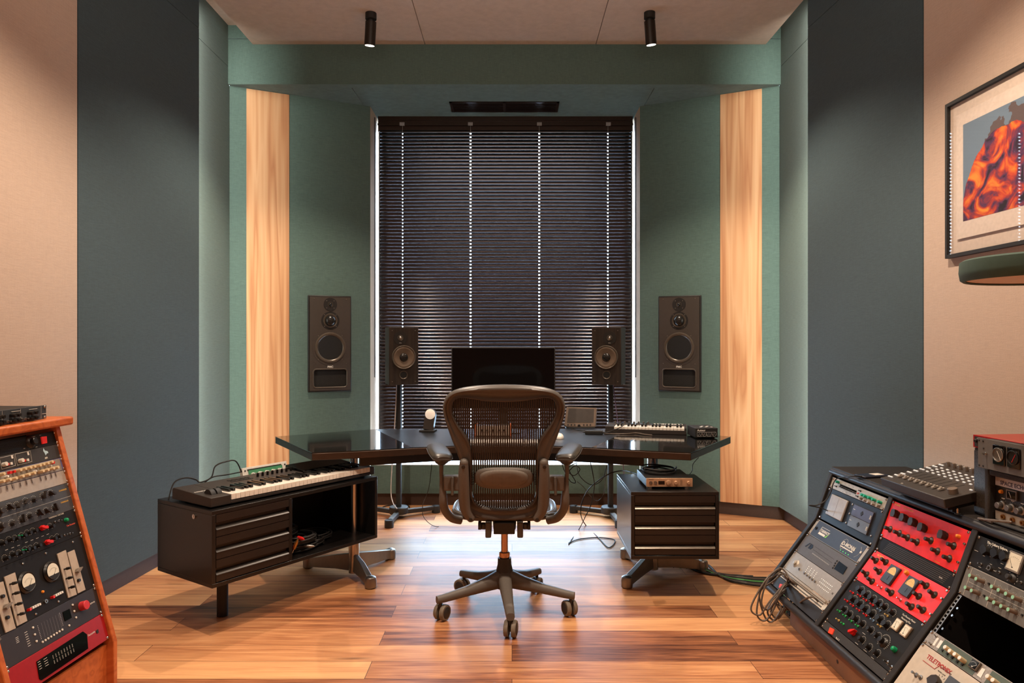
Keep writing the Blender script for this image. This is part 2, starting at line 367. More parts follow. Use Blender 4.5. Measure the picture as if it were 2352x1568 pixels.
for c in cordx:
    q = MB(); q.b2((c - 0.0012, -0.014, 0.01), (c + 0.0012, -0.013, 2.75)); q.b2((c - 0.02, -0.04, 2.742), (c + 0.02, -0.028, 2.768)); q.obj('ladder_cord', cd, bl)
for s in (-1, 1): MB().cyl((s * 1.066, -0.13, P(0, 866, 5.9).z - 0.36), (s * 1.066, -0.13, 2.78), 0.004, n=8).obj('guide_rod', M_blackmat, bl)
# air vent in the soffit
vt = thing('air_vent', 'dark slotted air vent set flush in the green soffit above the window', 'vent', (-0.06, 5.72, ZS))
v = MB()
x0, x1, y0, y1 = -0.43, 0.43, -0.12, 0.12
v.b2((x0, y0, -0.008), (x1, y0 + 0.02, 0)); v.b2((x0, y1 - 0.02, -0.008), (x1, y1, 0)); v.b2((x0, y0, -0.008), (x0 + 0.02, y1, 0)); v.b2((x1 - 0.02, y0, -0.008), (x1, y1, 0)); v.b2((-0.01, y0, -0.008), (0.01, y1, 0))
M_vent = pm('dark bronze grille', (38, 24, 20), 0.3, 0.5)
v.obj('vent_frame', M_vent, vt)
v = MB()
for i in range(8): v.box((0, y0 + 0.033 + i * 0.025, -0.004), (0.84, 0.004, 0.006))
v.obj('vent_slats', M_vent, vt); MB().b2((x0 + 0.01, y0 + 0.01, -0.002), (x1 - 0.01, y1 - 0.01, -0.0005)).obj('vent_shade_sheet', pm('vent shadow black', (10, 8, 8), 0.8), vt)  # black sheet paints the shade between the vent slats
# ceiling spotlights
def spotlight(x, y, lean, label):
    t = thing('ceiling_spotlight', label, 'spotlight', (x, y, 3.47), group='cylindrical ceiling spotlights')
    MB().lathe([(0.0365, 0), (0.0365, -0.04), (0.03, -0.044)], 32).obj('mount', M_blackmat, t)
    MB().cyl((0, 0, -0.04), (0, 0, -0.062), 0.018).obj('pivot', M_blackmat, t)
    R = Matrix.Translation((0, 0, -0.056)) @ Matrix.Rotation(math.radians(lean), 4, 'Y') @ Matrix.Rotation(math.radians(9), 4, 'X')
    b = MB(R).lathe([(0.036, 0), (0.036, -0.148), (0.033, -0.15), (0.031, -0.147)], 36, None, True).obj('lamp_body', pm('bronze black tube', (40, 32, 26), 0.35, 0.4), t, smooth=50)
    MB(R).lathe([(0.0305, -0.1500), (0.0305, -0.1505)], 32).obj('lens', pm('lit lamp lens', (255, 244, 225), 0.4, emis=(255, 240, 220), estr=4.0), t)
spotlight(P(852, 30, 4.73).x, 4.73, 5, 'black tube ceiling spotlight mounted left of the two')
spotlight(P(1492, 26, 4.72).x, 4.72, -6, 'black tube ceiling spotlight mounted right of the two')

# ================================================================== desk
def extr_x(mb, poly, x0, x1):            # poly in (y, z), extruded along x
    n = len(poly); ar = sum(poly[i - 1][0] * poly[i][1] - poly[i][0] * poly[i - 1][1] for i in range(n))
    if ar < 0: poly = list(reversed(poly))
    return mb.add([(x0, y, z) for y, z in poly] + [(x1, y, z) for y, z in poly],
                  [tuple(range(n - 1, -1, -1)), tuple(range(n, 2 * n))] + [(i, (i + 1) % n, n + (i + 1) % n, n + i) for i in range(n)])
DZ = 0.73; TH = 0.042
desk = thing('desk', 'wide black winged studio desk with chrome pedestal legs in front of the window', 'desk', (RC, 4.3, 0))
M_gloss = pm('black gloss desk lacquer', (13, 14, 15), 0.10, 0, 0.0, 10, coat=0.6)
M_satin = pm('black satin desk leather', (26, 27, 30), 0.30, 0, 0.08, 40, spec=0.6)
M_edge = pm('worn bronze desk edge', (66, 50, 40), 0.34, 0.5, 0.15, 20)
fcur = smoothpts([(0.99, 3.753, 0), (0.768, 3.822, 0), (0.49, 3.935, 0), (0.25, 4.0, 0), (0, 4.02, 0)], 4)
def wing(s):
    fr_ = [(s * p.x, p.y) for p in fcur if p.x >= 0.489]
    return [(s * 1.39, 4.385), (s * 0.99, 3.753)] + fr_[1:] + [(s * 0.85, 4.75), (s * 1.0, 4.665)]
ctr = [(p.x, p.y) for p in fcur if p.x <= 0.491] + [(-p.x, p.y) for p in reversed(fcur) if 0 < p.x <= 0.491] + [(-0.85, 4.75), (0, 4.79), (0.85, 4.75)]
D0 = Matrix.Translation((0, -4.3, 0))
def inset(poly, k=0.006):                 # thin top sheet, set in from the edge band
    cx = sum(p[0] for p in poly) / len(poly); cy = sum(p[1] for p in poly) / len(poly)
    return poly
for s in (-1, 1):
    w_ = MB(D0).prism(wing(s), DZ - 0.004, DZ)
    w_.obj('desktop_wing', M_gloss, desk)
MB(D0).prism(ctr, DZ - 0.004, DZ).obj('desktop_centre', M_satin, desk)
full = [(1.39, 4.385), (0.99, 3.753)] + [(p.x, p.y) for p in fcur[1:]] + [(-p.x, p.y) for p in reversed(fcur[:-1])] + [(-1.39, 4.385), (-1.0, 4.665), (-0.85, 4.75), (0, 4.79), (0.85, 4.75), (1.0, 4.665)]
MB(D0).prism(full, DZ - TH, DZ - 0.0045).obj('edge_band', M_edge, desk, bevel=0.003)
ap = [(p.x, p.y + 0.06) for p in fcur if p.x < 0.80] + [(-p.x, p.y + 0.06) for p in reversed(fcur[:-1]) if p.x < 0.80]
apb = [(x, y + 0.05) for x, y in reversed(ap)]
MB(D0).prism(ap + apb, 0.637, DZ - TH - 0.0005).obj('apron_beam', M_black, desk)
LEGS = {-1: ((-0.884, 4.02), ((-1.18, 4.165), (-0.752, 3.82), (-0.732, 4.33))), 1: ((0.80, 4.08), ((1.09, 4.11), (0.612, 3.826), (0.684, 4.34)))}
for s in (-1, 1):
    (wx, wy), ends = LEGS[s]; O_ = Vector((wx - RC, wy - 4.3, 0)); TR = Matrix.Translation(O_)
    if s > 0: MB(TR).lathe([(0.031, 0.02), (0.031, DZ - TH - 0.0005)], 32).obj('pedestal_column', M_chrome, desk)
    else:
        MB(TR).lathe([(0.030, 0.02), (0.030, 0.2255)], 32).obj('pedestal_column', M_chrome, desk)
        MB(TR).lathe([(0.018, 0.2445), (0.018, 0.546)], 24).obj('inner_pole', M_chrome, desk)
        MB(Matrix.Translation((-0.952 - RC, 4.335 - 4.3, 0))).lathe([(0.04, 0.0), (0.04, 0.006), (0.026, 0.01), (0.026, DZ - TH - 0.0005)], 24).obj('rear_column', M_chrome, desk)
    for ex, ey in ends:
        d = Vector((ex - wx, ey - wy, 0)); L = d.length; d.normalize(); n = Vector((-d.y, d.x, 0))
        ft = MB(TR)
        q = []
        for t, hw, z0, z1 in ((0.02, 0.017, 0.03, 0.125), (0.12, 0.018, 0.028, 0.105), (L - 0.02, 0.02, 0.012, 0.062)):
            for sg in (-1, 1): q += [d * t + n * hw * sg + Vector((0, 0, z0)), d * t + n * hw * sg * 0.75 + Vector((0, 0, z1))]
        ft.add(q, [(0, 1, 5, 4), (4, 5, 9, 8), (2, 6, 7, 3), (6, 10, 11, 7), (1, 3, 7, 5), (5, 7, 11, 9), (0, 4, 6, 2), (4, 8, 10, 6), (0, 2, 3, 1), (8, 9, 11, 10)])
        ft.lathe([(0.024, 0.0), (0.031, 0.006), (0.032, 0.04), (0.028, 0.058), (0.012, 0.066)], 24, Matrix.Translation(d * L))
        ft.obj('pedestal_foot', M_brushed, desk, bevel=0.002)

# ================================================================== cabinets
M_lip = pm('worn dark steel lip', (120, 112, 102), 0.3, 0.7, 0.15, 30)
M_brownblack = pm('brown black lacquer', (34, 26, 22), 0.38, 0, 0.1, 15)
def drawers(parent, x0, x1, ztop, n, pitch, lip):
    for i in range(n):
        z = ztop - i * pitch
        b = MB(); extr_x(b, [(0.0, z), (0.0, z - 0.034), (0.018, z - 0.040), (0.02, z - 0.054), (0.02, z - pitch + 0.03), (0.0, z - pitch + 0.034), (0.0, z - pitch + 0.003), (0.03, z - pitch + 0.003), (0.03, z)], x0, x1)
        d = b.obj('drawer', M_brownblack, parent)
        b = MB(); pts = []
        extr_x(b, [(-0.001, z - pitch + 0.034), (-0.003, z - 0.066), (0.003, z - 0.058), (0.012, z - 0.0545), (0.0195, z - 0.0545), (0.0195, z - pitch + 0.034)], x0, x1)
        b.obj('handle', lip, d)
def cabinet(M, L, W, zb, zt, split, label):
    c = thing('cabinet', label, 'cabinet', M=M); t = 0.018
    b = MB()
    b.b2((0, 0, zt - t), (L, W, zt)).b2((0, 0, zb), (L, W, zb + t)).b2((0, 0, zb + t), (t, W, zt - t)).b2((L - t, 0, zb + t), (L, W, zt - t))
    if split:
        b.b2((split, 0, zb + t), (split + t, W, zt - t)).b2((t, W - t, zb + t), (split, W, zt - t)).b2((split + 0.24, W - t, zb + t), (L - t, W, zt - t))
    else: b.b2((t, W - t, zb + t), (L - t, W, zt - t))
    b.obj('carcass', M_black, c, bevel=0.0015)
    x1 = split if split else L - t
    drawers(c, t + 0.002, x1 - 0.002, zt - t - 0.002, 3, (zt - zb - 2 * t - 0.004) / 3, M_lip if not split else pm('shaded steel lip', (48, 42, 38), 0.3, 0.2))  # long cabinet's lips get a darker colour for the shade they are in
    return c
ang = math.atan2(0.821, 0.571)
MC = Matrix.Translation((-1.315, 3.15, 0)) @ Matrix.Rotation(ang, 4, 'Z')
cabL = cabinet(MC, 1.0, 0.444, 0.226, 0.565, 0.41, 'long low black cabinet with three drawers and an open bay left of the chair')
MB().lathe([(0.026, 0.0), (0.026, 0.2258)], 24, Matrix.Translation((0.196, 0.222, 0))).obj('leg', M_blackmat, cabL)
lk = MB().cyl((0.0, 0.135, 0.525), (-0.006, 0.135, 0.525), 0.011, n=24); lk.box((-0.0065, 0.135, 0.525), (0.001, 0.002, 0.008)); lk.obj('lock', M_chrome, cabL)
MR = Matrix.Translation((0.600, 3.62, 0))
cabR = cabinet(MR, 0.444, 0.49, 0.213, 0.552, None, 'square black drawer cabinet with three bright lips, under the right end of the desk')

# ================================================================== keyboards
def keybed(parent, n, x0, pw, y0, ly, z0, z1, mw, mbk, lip=0.0):
    wv = []; gap = 0.0009
    ks = MB()
    for i in range(n): ks.b2((x0 + i * pw + gap, y0, z0), (x0 + (i + 1) * pw - gap, y0 + ly, z1))
    ks.obj('white_keys', mw, parent, bevel=0.0008)
    kb = MB()
    for i in range(n - 1):
        if i % 7 in (0, 1, 3, 4, 5):
            c = x0 + (i + 1) * pw
            kb.b2((c - pw * 0.29, y0 + ly * 0.33, z1), (c + pw * 0.29, y0 + ly, z1 + 0.0135))
    kb.obj('black_keys', mbk, parent, bevel=0.0025)
M_key = pm('ivory white key', (236, 228, 216), 0.3); M_bkey = pm('black key', (14, 12, 12), 0.2)
MK = Matrix.Translation((-1.336, 3.185, 0.5735)) @ Matrix.Rotation(math.atan2(0.847, 0.60), 4, 'Z') @ Matrix.Scale(0.955, 4)
kb = thing('keyboard_controller', 'large black midi keyboard with 61 keys lying on the long cabinet', 'keyboard', M=MK)
M_kb = pm('warm black plastic', (44, 37, 33), 0.5)
b = MB(); extr_x(b, [(0, 0), (0, 0.043), (0.32, 0.055), (0.33, 0.045), (0.33, 0)], 0, 0.105)
extr_x(b, [(0.155, 0.0), (0.155, 0.049), (0.32, 0.055), (0.33, 0.045), (0.33, 0)], 0.1051, 1.0)
extr_x(b, [(0, 0), (0, 0.043), (0.32, 0.055), (0.33, 0.045), (0.33, 0)], 1.0001, 1.035)
b.b2((0.105, 0.0, 0), (1.0, 0.155, 0.014))
b.obj('body', M_kb, kb, bevel=0.002)
keybed(kb, 36, 0.106, 0.0248, -0.002, 0.156, 0.0185, 0.0455, M_key, M_bkey)
for x in (0.05, 0.082):
    MB().lathe([(0.034, -0.012), (0.036, 0.0), (0.034, 0.012)], 32, Matrix.Translation((x, 0.085, 0.034)) @ Matrix.Rotation(math.pi / 2, 4, 'Y')).obj('wheel', M_blackmat, kb)
sc = MB(); extr_x(sc, [(0.163, 0.049), (0.163, 0.060), (0.315, 0.076), (0.318, 0.055)], 0.655, 1.0); sc.obj('display', pm('black gloss panel', (10, 10, 11), 0.15), kb, bevel=0.002)
km = MB().lathe([(0.0065, 0), (0.0065, 0.012), (0.006, 0.02), (0.0055, 0.021)], 16).mesh('knob', M_bkey)
for i in range(8): inst(km, 'knob', kb, (0.425 + i * 0.0305, 0.245, 0.0518))
bt = MB()
for r in range(2):
    for i in range(5): bt.box((0.27 + i * 0.026, 0.235 + r * 0.03, 0.0525 + r * 0.0012), (0.021, 0.016, 0.003))
bt.obj('buttons', M_blackmat, kb)
for x in (0.06, 0.98):
    for y in (0.04, 0.29): MB().cyl((x, y, 0), (x, y, -0.0088), 0.012).obj('rubber_foot', M_blackmat, kb)
tx = MB(); tx.text('KOMPLETE KONTROL', 0.013, Matrix.Translation((0.02, 0.19, 0.0565)) @ Matrix.Rotation(math.radians(3.8), 4, 'X') @ Matrix.Rotation(math.radians(-90), 4, 'Z') @ Matrix.Rotation(0, 4, 'Z')); 
tx = MB(); tx.text('KOMPLETE', 0.0165, Matrix.Translation((0.012, 0.15, 0.0492)) @ Matrix.Rotation(math.radians(2.15), 4, 'X'), bold=0.0004); tx.obj('lettering', M_white, kb)

# small green faced rack module standing behind the keyboard
MG = MC @ Matrix.Translation((0.42, 0.368, 0.5665)) @ Matrix.Rotation(math.radians(-14), 4, 'X') @ Matrix.Scale(0.955, 4)
gmod = thing('audio_module', 'small rack module with green face and five silver knobs behind the keyboard', 'audio unit', M=MG)
MB().b2((0, 0.004, 0.0), (0.29, 0.03, 0.095)).obj('chassis', M_white, gmod, bevel=0.001)
MB().b2((0.035, 0.0, 0.012), (0.255, 0.0038, 0.078)).obj('green_face', pm('green enamel', (72, 138, 100), 0.4), gmod)
b = MB().b2((0.03, -0.0005, 0.0785), (0.25, 0.0038, 0.084)); b.obj('black_slot', M_blackmat, gmod)
kn = MB(RX90).lathe([(0.013, 0), (0.0125, 0.006), (0.0105, 0.007), (0.0095, 0.022), (0.0085, 0.023)], 24).mesh('knob', pm('silver knob', (188, 184, 178), 0.35, 0.6))
for i in range(5): inst(kn, 'knob', gmod, (0.058 + i * 0.043, 0, 0.05))
b = MB()
for x in (0.016, 0.275):
    for z in (0.018, 0.078): b.cyl((x, 0.0005, z), (x, 0.0045, z), 0.004, n=12)
b.obj('mounting_hole', M_blackmat, gmod)

# ================================================================== wall speakers
M_spk = pm('charcoal baffle', (62, 54, 48), 0.5, 0, 0.05, 40)
M_spkd = pm('black speaker surround', (26, 23, 21), 0.5)
M_cone = pm('black woofer cone', (14, 12, 11), 0.75)
M_ring = pm('satin driver ring', (92, 82, 72), 0.3, 0.3)
M_dome = pm('black fabric dome', (34, 32, 31), 0.22)
M_foam = pm('port foam', (30, 27, 24), 0.95, 0, 0.5, 220, bump=1.0)
M_steel_t = pm('small steel screw', (130, 124, 116), 0.35, 0.9)
def frame2(c, ux, nrm):      # local x along wall, local y out of the wall (towards the room is -y), z up
    ux = Vector(ux).normalized(); n = Vector(nrm).normalized()
    return Matrix(((ux.x, -n.x, 0, c[0]), (ux.y, -n.y, 0, c[1]), (0, 0, 1, c[2]), (0, 0, 0, 1)))
for s in (-1, 1):
    a, b_ = SPL[s]; d = (b_ - a) if s < 0 else (a - b_); d.normalize(); n = Vector((d.y, -d.x, 0))
    if n.y > 0: n = -n
    c = hit(757 if s < 0 else 1561.5, 789, a, n)
    w3 = thing('wall_speaker', ('tall black three way speaker set in the wall left of the window' if s < 0 else 'tall black three way speaker set in the wall right of the window'), 'speaker', M=frame2(c, d, n), group='wall mounted monitor speakers')
    W2, H2, T = 0.1675, 0.372, 0.028
    # baffle with a rounded rectangular port opening
    b = MB(); b.b2((-W2, -0.012, -H2), (W2, 0, H2)); b.obj('back_flange', M_spkd, w3, bevel=0.006)
    pz0, pz1, px_ = -0.335, -0.198, 0.127
    b = MB(); w_, h_ = W2 - 0.012, H2 - 0.012
    b.b2((-w_, -T, pz1), (w_, -0.0125, h_)).b2((-w_, -T, -h_), (w_, -0.0125, pz0)).b2((-w_, -T, pz0), (-px_, -0.0125, pz1)).b2((px_, -T, pz0), (w_, -0.0125, pz1))
    b.obj('baffle', M_spk, w3, bevel=0.0)
    b = MB(); 
    rr = [(x, z) for x, z in ((-px_, pz0), (px_, pz0), (px_, pz1), (-px_, pz1))]
    pts = []
    for (x, z), (a0) in zip([(-px_ + .02, pz0 + .02), (px_ - .02, pz0 + .02), (px_ - .02, pz1 - .02), (-px_ + .02, pz1 - .02)], (180, 270, 0, 90)):
        for k in range(5):
            an = math.radians(a0 + k * 22.5); pts.append((x + 0.022 * math.cos(an), -T, z + 0.022 * math.sin(an)))
    b.tube(pts, 0.005, 8, closed=True); b.obj('port_rim', M_ring, w3)
    MB().b2((-px_, -0.018, pz0), (px_, -0.0126, pz1 - 0.05)).obj('port_foam', M_foam, w3)
    MB().b2((-px_, -0.0135, pz1 - 0.05), (px_, -0.0126, pz1)).obj('port_opening', M_cone, w3)
    def drv(name, z, prof, m, n=40): return MB(Matrix.Translation((0, -T, z)) @ RX90).lathe(prof, n, caps=False).obj(name, m, w3, smooth=50)
    wz = -0.03
    drv('woofer_plate', wz, [(0.137, 0), (0.137, 0.002), (0.0, 0.0022)], M_spk, 64)
    drv('woofer_ring', wz, [(0.118, 0.002), (0.116, 0.008), (0.108, 0.011), (0.099, 0.007), (0.094, 0.0025)], M_ring, 64)
    drv('woofer_cone', wz, [(0.094, 0.003), (0.086, 0.0028), (0.0001, 0.0024)], M_cone, 64)
    drv('midrange_plate', 0.178, [(0.070, 0), (0.070, 0.002), (0.052, 0.0022)], M_spkd)
    drv('midrange_ring', 0.178, [(0.055, 0.002), (0.052, 0.006), (0.044, 0.003), (0.04, 0.002)], M_ring)
    MB(Matrix.Translation((0, -T, 0.178)) @ RX90).lathe([(0.042 * math.cos(t * math.pi / 16), 0.002 + 0.03 * math.sin(t * math.pi / 16)) for t in range(8)] + [(0.0005, 0.032)], 40, caps=False).obj('midrange_dome', M_dome, w3, smooth=60)
    drv('tweeter_plate', 0.303, [(0.052, 0), (0.052, 0.002), (0.0001, 0.0021)], M_spkd)
    drv('tweeter_ring', 0.303, [(0.02, 0.002), (0.019, 0.005), (0.013, 0.0025)], M_ring)
    MB(Matrix.Translation((0, -T, 0.303)) @ RX90).lathe([(0.0145 * math.cos(t * math.pi / 12), 0.002 + 0.012 * math.sin(t * math.pi / 12)) for t in range(6)] + [(0.0005, 0.014)], 24, caps=False).obj('tweeter_dome', M_dome, w3, smooth=60)
    sm = MB(RX90).lathe([(0.004, 0), (0.004, 0.0015), (0.002, 0.002)], 10).mesh('screw', M_steel_t)
    pos = [(sx * 0.123, z) for sx in (-1, 1) for z in (0.345, -0.155)]
    for zc, r, nn, off in ((0.178, 0.062, 4, 45), (wz, 0.128, 4, 45), (0.303, 0.04, 4, 45)):
        pos += [(r * math.cos(math.radians(off + k * 360 / nn)), zc + r * math.sin(math.radians(off + k * 360 / nn))) for k in range(nn)]
    for x, z in pos: inst(sm, 'screw', w3, (x, -T - 0.0005, z))
    lg = MB(); lg.text('PMC', 0.022, Matrix.Translation((0, -T - 0.0006, -0.186)) @ RX90, align='CENTER', bold=0.0008); lg.obj('lettering', M_white, w3)

# ================================================================== stand speakers
M_oak = wood_mat('dark oak veneer', (26, 19, 15), (38, 29, 23), (48, 37, 29), 'Z', 2.2)
M_spside = pm('side with blue window sheen', (58, 70, 80), 0.5)  # blue of the reflected window light is put into the side colour
for s in (-1, 1):
    base = Vector((RC + s * 0.79, 5.36, 0))
    st = thing('speaker_stand', 'black speaker stand with three flat feet %s' % ('behind the left end of the desk' if s < 0 else 'behind the right end of the desk'), 'speaker stand', base, group='speaker stands behind the desk')
    MB().lathe([(0.068, 0.03), (0.07, 0.034), (0.07, 0.075), (0.066, 0.08)], 32).obj('hub', M_dark, st)
    MB().lathe([(0.021, 0.08), (0.021, 0.992)], 24).obj('pole', M_blackmat, st)
    MB().b2((-0.08, -0.1, 0.992), (0.08, 0.1, 1.0)).obj('top_plate', M_blackmat, st)
    for a in (-94, 29, 151):
        a = math.radians(a if s < 0 else 180 - a); R = Matrix.Rotation(a, 4, 'Z')
        f = MB(R).b2((0.06, -0.018, 0.022), (0.30, 0.018, 0.052)).obj('foot', M_dark, st, bevel=0.002)
        MB(R).b2((0.06, -0.014, 0.0525), (0.29, 0.014, 0.054)).obj('foot_strip', M_brushed, st)
        MB(R).lathe([(0.032, 0.0), (0.032, 0.05), (0.03, 0.054)], 24, Matrix.Translation((0.3, 0, 0))).obj('foot_end', M_dark, st)
    face = P(927.5 if s < 0 else 1392.5, 809.5, 5.12); r = math.radians(s * -1 * -17)
    M = Matrix.Translation((face.x, face.y, 1.0)) @ Matrix.Rotation(-s * math.radians(17) * 1.0, 4, 'Z')
    sp = thing('bookshelf_speaker', 'two way speaker with dark oak front on the %s stand' % ('left' if s < 0 else 'right'), 'speaker', M=M, group='two way speakers on stands')
    hw, hh, dp = 0.104, 0.412, 0.27
    MB().prism([(-hw, 0.02), (hw, 0.02), (hw, dp - 0.04), (hw - 0.03, dp), (-hw + 0.03, dp), (-hw, dp - 0.04)], 0.0005, hh).obj('cabinet_body', M_spside, sp)
    MB().b2((-hw, 0.0, 0.0005), (hw, 0.0198, hh)).obj('front_baffle', M_oak, sp, bevel=0.0015)
    cz = hh / 2 + 0.0
    def drv(name, x, z, prof, m, n=40, sm=50): return MB(Matrix.Translation((x, -0.0003, z)) @ RX90).lathe(prof, n, caps=False).obj(name, m, sp, smooth=sm)
    ox = -s * 0.024 * 1
    drv('tweeter_plate', -ox if s > 0 else -ox, 0.335, [(0.048, 0), (0.048, 0.002), (0.0001, 0.0021)], M_spkd)
    tx_ = -ox
    drv('tweeter_ring', tx_, 0.335, [(0.02, 0.002), (0.018, 0.005), (0.013, 0.0025)], M_ring)
    drv('tweeter_dome', tx_, 0.335, [(0.013 * math.cos(t * math.pi / 12), 0.002 + 0.011 * math.sin(t * math.pi / 12)) for t in range(6)] + [(0.0005, 0.013)], M_chrome, 24)
    wz = 0.197
    drv('woofer_ring', 0, wz, [(0.086, 0), (0.086, 0.006), (0.081, 0.012), (0.076, 0.011), (0.073, 0.008)], M_ring, 48)
    drv('woofer_cone', 0, wz, [(0.074, 0.008), (0.068, 0.011), (0.062, 0.0095), (0.03, 0.0012), (0.0001, 0.001)], pm('brown grey cone', (104, 88, 74), 0.35), 48)
    drv('dust_cap', 0, wz, [(0.03 * math.cos(t * math.pi / 12), 0.001 + 0.014 * math.sin(t * math.pi / 12)) for t in range(6)] + [(0.0005, 0.0155)], M_dome, 32)
    drv('port', tx_ * 0.1, 0.072, [(0.030, 0), (0.029, 0.003), (0.025, 0.002), (0.024, 0.0006)], M_ring)
    drv('port_opening', tx_ * 0.1, 0.072, [(0.0245, 0.0008), (0.0001, 0.0006)], M_cone)
    sm = MB(RX90).lathe([(0.0035, 0), (0.0035, 0.0015), (0.002, 0.002)], 10).mesh('screw', M_steel_t)
    for x in (-0.082, 0.082):
        for z in (0.025, 0.388): inst(sm, 'screw', sp, (x, -0.0003, z))
    for k in range(6):
        a = math.radians(90 + k * 60); inst(sm, 'screw', sp, (0.0835 * math.cos(a), -0.003, wz + 0.0835 * math.sin(a)))
    lg = MB(); lg.text('PMC', 0.009, Matrix.Translation((tx_, -0.0026, 0.296)) @ RX90, align='CENTER'); lg.obj('lettering', M_white, sp)

# ================================================================== things on the desk
mon = thing('computer_monitor', 'wide black computer monitor standing on the desk behind the chair', 'monitor', (RC, 4.55, DZ))
MB().b2((-0.328, -0.012, 0.155), (0.328, 0.02, 0.544)).obj('housing', M_blackmat, mon, bevel=0.004)
MB().b2((-0.322, -0.0135, 0.163), (0.322, -0.0122, 0.538)).obj('screen', M_screen, mon)
MB().b2((-0.025, 0.02, 0.008), (0.025, 0.035, 0.3)).obj('stand_neck', M_dark, mon); MB().b2((-0.11, -0.05, 0.0005), (0.11, 0.12, 0.008)).obj('stand_foot', M_dark, mon, bevel=0.002)

t = thing('interface_box', 'small grey box with orange side cheeks on the desk below the monitor', 'audio unit', (-0.1165, 4.42, DZ))
MB().b2((-0.1, -0.02, 0.004), (0.1, 0.0, 0.062)).obj('front_panel', pm('pale metal face', (176, 160, 146), 0.4), t)
MB().b2((-0.1, 0.0, 0.004), (0.1, 0.09, 0.062)).obj('case', M_dark, t)
for x in (-1, 1): MB().b2((x * 0.1002, -0.022, 0.0005), (x * 0.109, 0.09, 0.068)).obj('side_cheek', pm('orange wood cheek', (214, 104, 44), 0.5), t)
km = MB(RX90).lathe([(0.007, 0), (0.006, 0.01)], 16).mesh('knob', M_blackmat)
for i in range(5): inst(km, 'knob', t, (-0.07 + i * 0.035, -0.0202, 0.036))

t = thing('computer_keyboard', 'flat aluminium computer keyboard lying in the middle of the desk', 'keyboard', (RC, 4.12, DZ), 0)
MB().b2((-0.21, -0.055, 0.0005), (0.21, 0.06, 0.008)).obj('base', pm('brushed aluminium', (190, 182, 174), 0.35, 0.7), t, bevel=0.002)
b = MB()
for r in range(5):
    for i in range(15): b.box((-0.19 + i * 0.0272, -0.042 + r * 0.0212, 0.010), (0.0235, 0.018, 0.0035))
b.obj('keys', M_white, t)
t = thing('computer_mouse', 'small white computer mouse on the desk at the right of the chair', 'mouse', onZ(1283, 1006, DZ), 0.1)
MB().lathe([(0.03, 0.0005), (0.031, 0.008), (0.028, 0.018), (0.02, 0.027), (0.006, 0.031)], 28, Matrix.Diagonal((1, 1.75, 1, 1))).obj('body', M_white, t, smooth=60)
MB().b2((-0.003, 0.01, 0.0305), (0.003, 0.03, 0.0315)).obj('scroll_wheel', M_dark, t)

# small lamp like device with a round white face
t = thing('desk_lamp', 'small black lamp with a round lit white face on the left of the desk', 'lamp', (P(984, 990, 4.62).x, 4.60, DZ), -0.12)
MB().b2((-0.055, -0.02, 0.0005), (0.045, 0.06, 0.014)).obj('base', M_blackmat, t, bevel=0.002)
Mx = Matrix.Translation((0.0, 0.012, 0.014)) @ Matrix.Rotation(math.radians(8), 4, 'Y') @ Matrix.Rotation(math.radians(-6), 4, 'X')
b = MB(Mx); pr = [(-0.033, 0), (0.033, 0), (0.033, 0.1)] + [(0.033 * math.cos(math.radians(a)), 0.1 + 0.033 * math.sin(math.radians(a))) for a in range(15, 180, 15)] + [(-0.033, 0.1)]
n_ = len(pr); b.add([(x, -0.022, z) for x, z in pr] + [(x, 0.022, z) for x, z in pr], [tuple(range(n_)), tuple(range(2 * n_ - 1, n_ - 1, -1))] + [(i, n_ + i, n_ + (i + 1) % n_, (i + 1) % n_) for i in range(n_)])
b.obj('lamp_body', pm('brown black plastic', (46, 38, 33), 0.5), t, bevel=0.002)
MB(Mx @ Matrix.Translation((0, -0.0225, 0.1)) @ RX90).lathe([(0.0325, 0), (0.0325, 0.004), (0.03, 0.005), (0.0001, 0.0052)], 40, caps=False).obj('lamp_lens', pm('lit opal lens', (238, 228, 216), 0.4, emis=(255, 240, 222), estr=0.2), t)

# little lcd monitor, leaning back
cp = onZ(1334, 984, DZ)
t = thing('small_display', 'small square grey monitor leaning back on the right of the desk', 'monitor', (cp.x, cp.y, DZ), 0.0)
Mx = Matrix.Translation((0, 0, 0.012)) @ Matrix.Rotation(math.radians(-14), 4, 'X') @ Matrix.Rotation(math.radians(0), 4, 'Z')
b = MB(Mx); b.add([(-0.112, 0, 0), (0.098, 0, 0), (0.108, 0, 0.128), (-0.092, 0, 0.134), (-0.105, 0.03, 0.005), (0.105, 0.03, 0.005), (0.115, 0.03, 0.12), (-0.09, 0.03, 0.126)], [(0, 1, 2, 3), (4, 7, 6, 5), (0, 4, 5, 1), (1, 5, 6, 2), (2, 6, 7, 3), (3, 7, 4, 0)])
b.obj('bezel', pm('warm grey bezel', (112, 94, 80), 0.45), t, bevel=0.003)
MB(Mx).add([(-0.092, -0.0012, 0.028), (0.085, -0.0012, 0.028), (0.092, -0.0012, 0.119), (-0.078, -0.0012, 0.123)], [(0, 1, 2, 3)]).obj('screen', pm('dusty dark screen', (58, 50, 45), 0.5, 0, 0.15, 30), t)
b = MB(Mx)
for x in (-0.085, -0.062, -0.04, 0.02, 0.042, 0.064): b.cyl((x, 0.001, 0.013), (x, -0.004, 0.013), 0.005, n=12)
b.obj('buttons', M_blackmat, t); MB(Mx).cyl((-0.012, 0.0, 0.008), (-0.012, -0.014, 0.004), 0.009, n=16).obj('knob', M_blackmat, t)
MB().b2((-0.1, -0.015, 0.0005), (0.095, 0.075, 0.012)).obj('foot', M_blackmat, t, bevel=0.002)

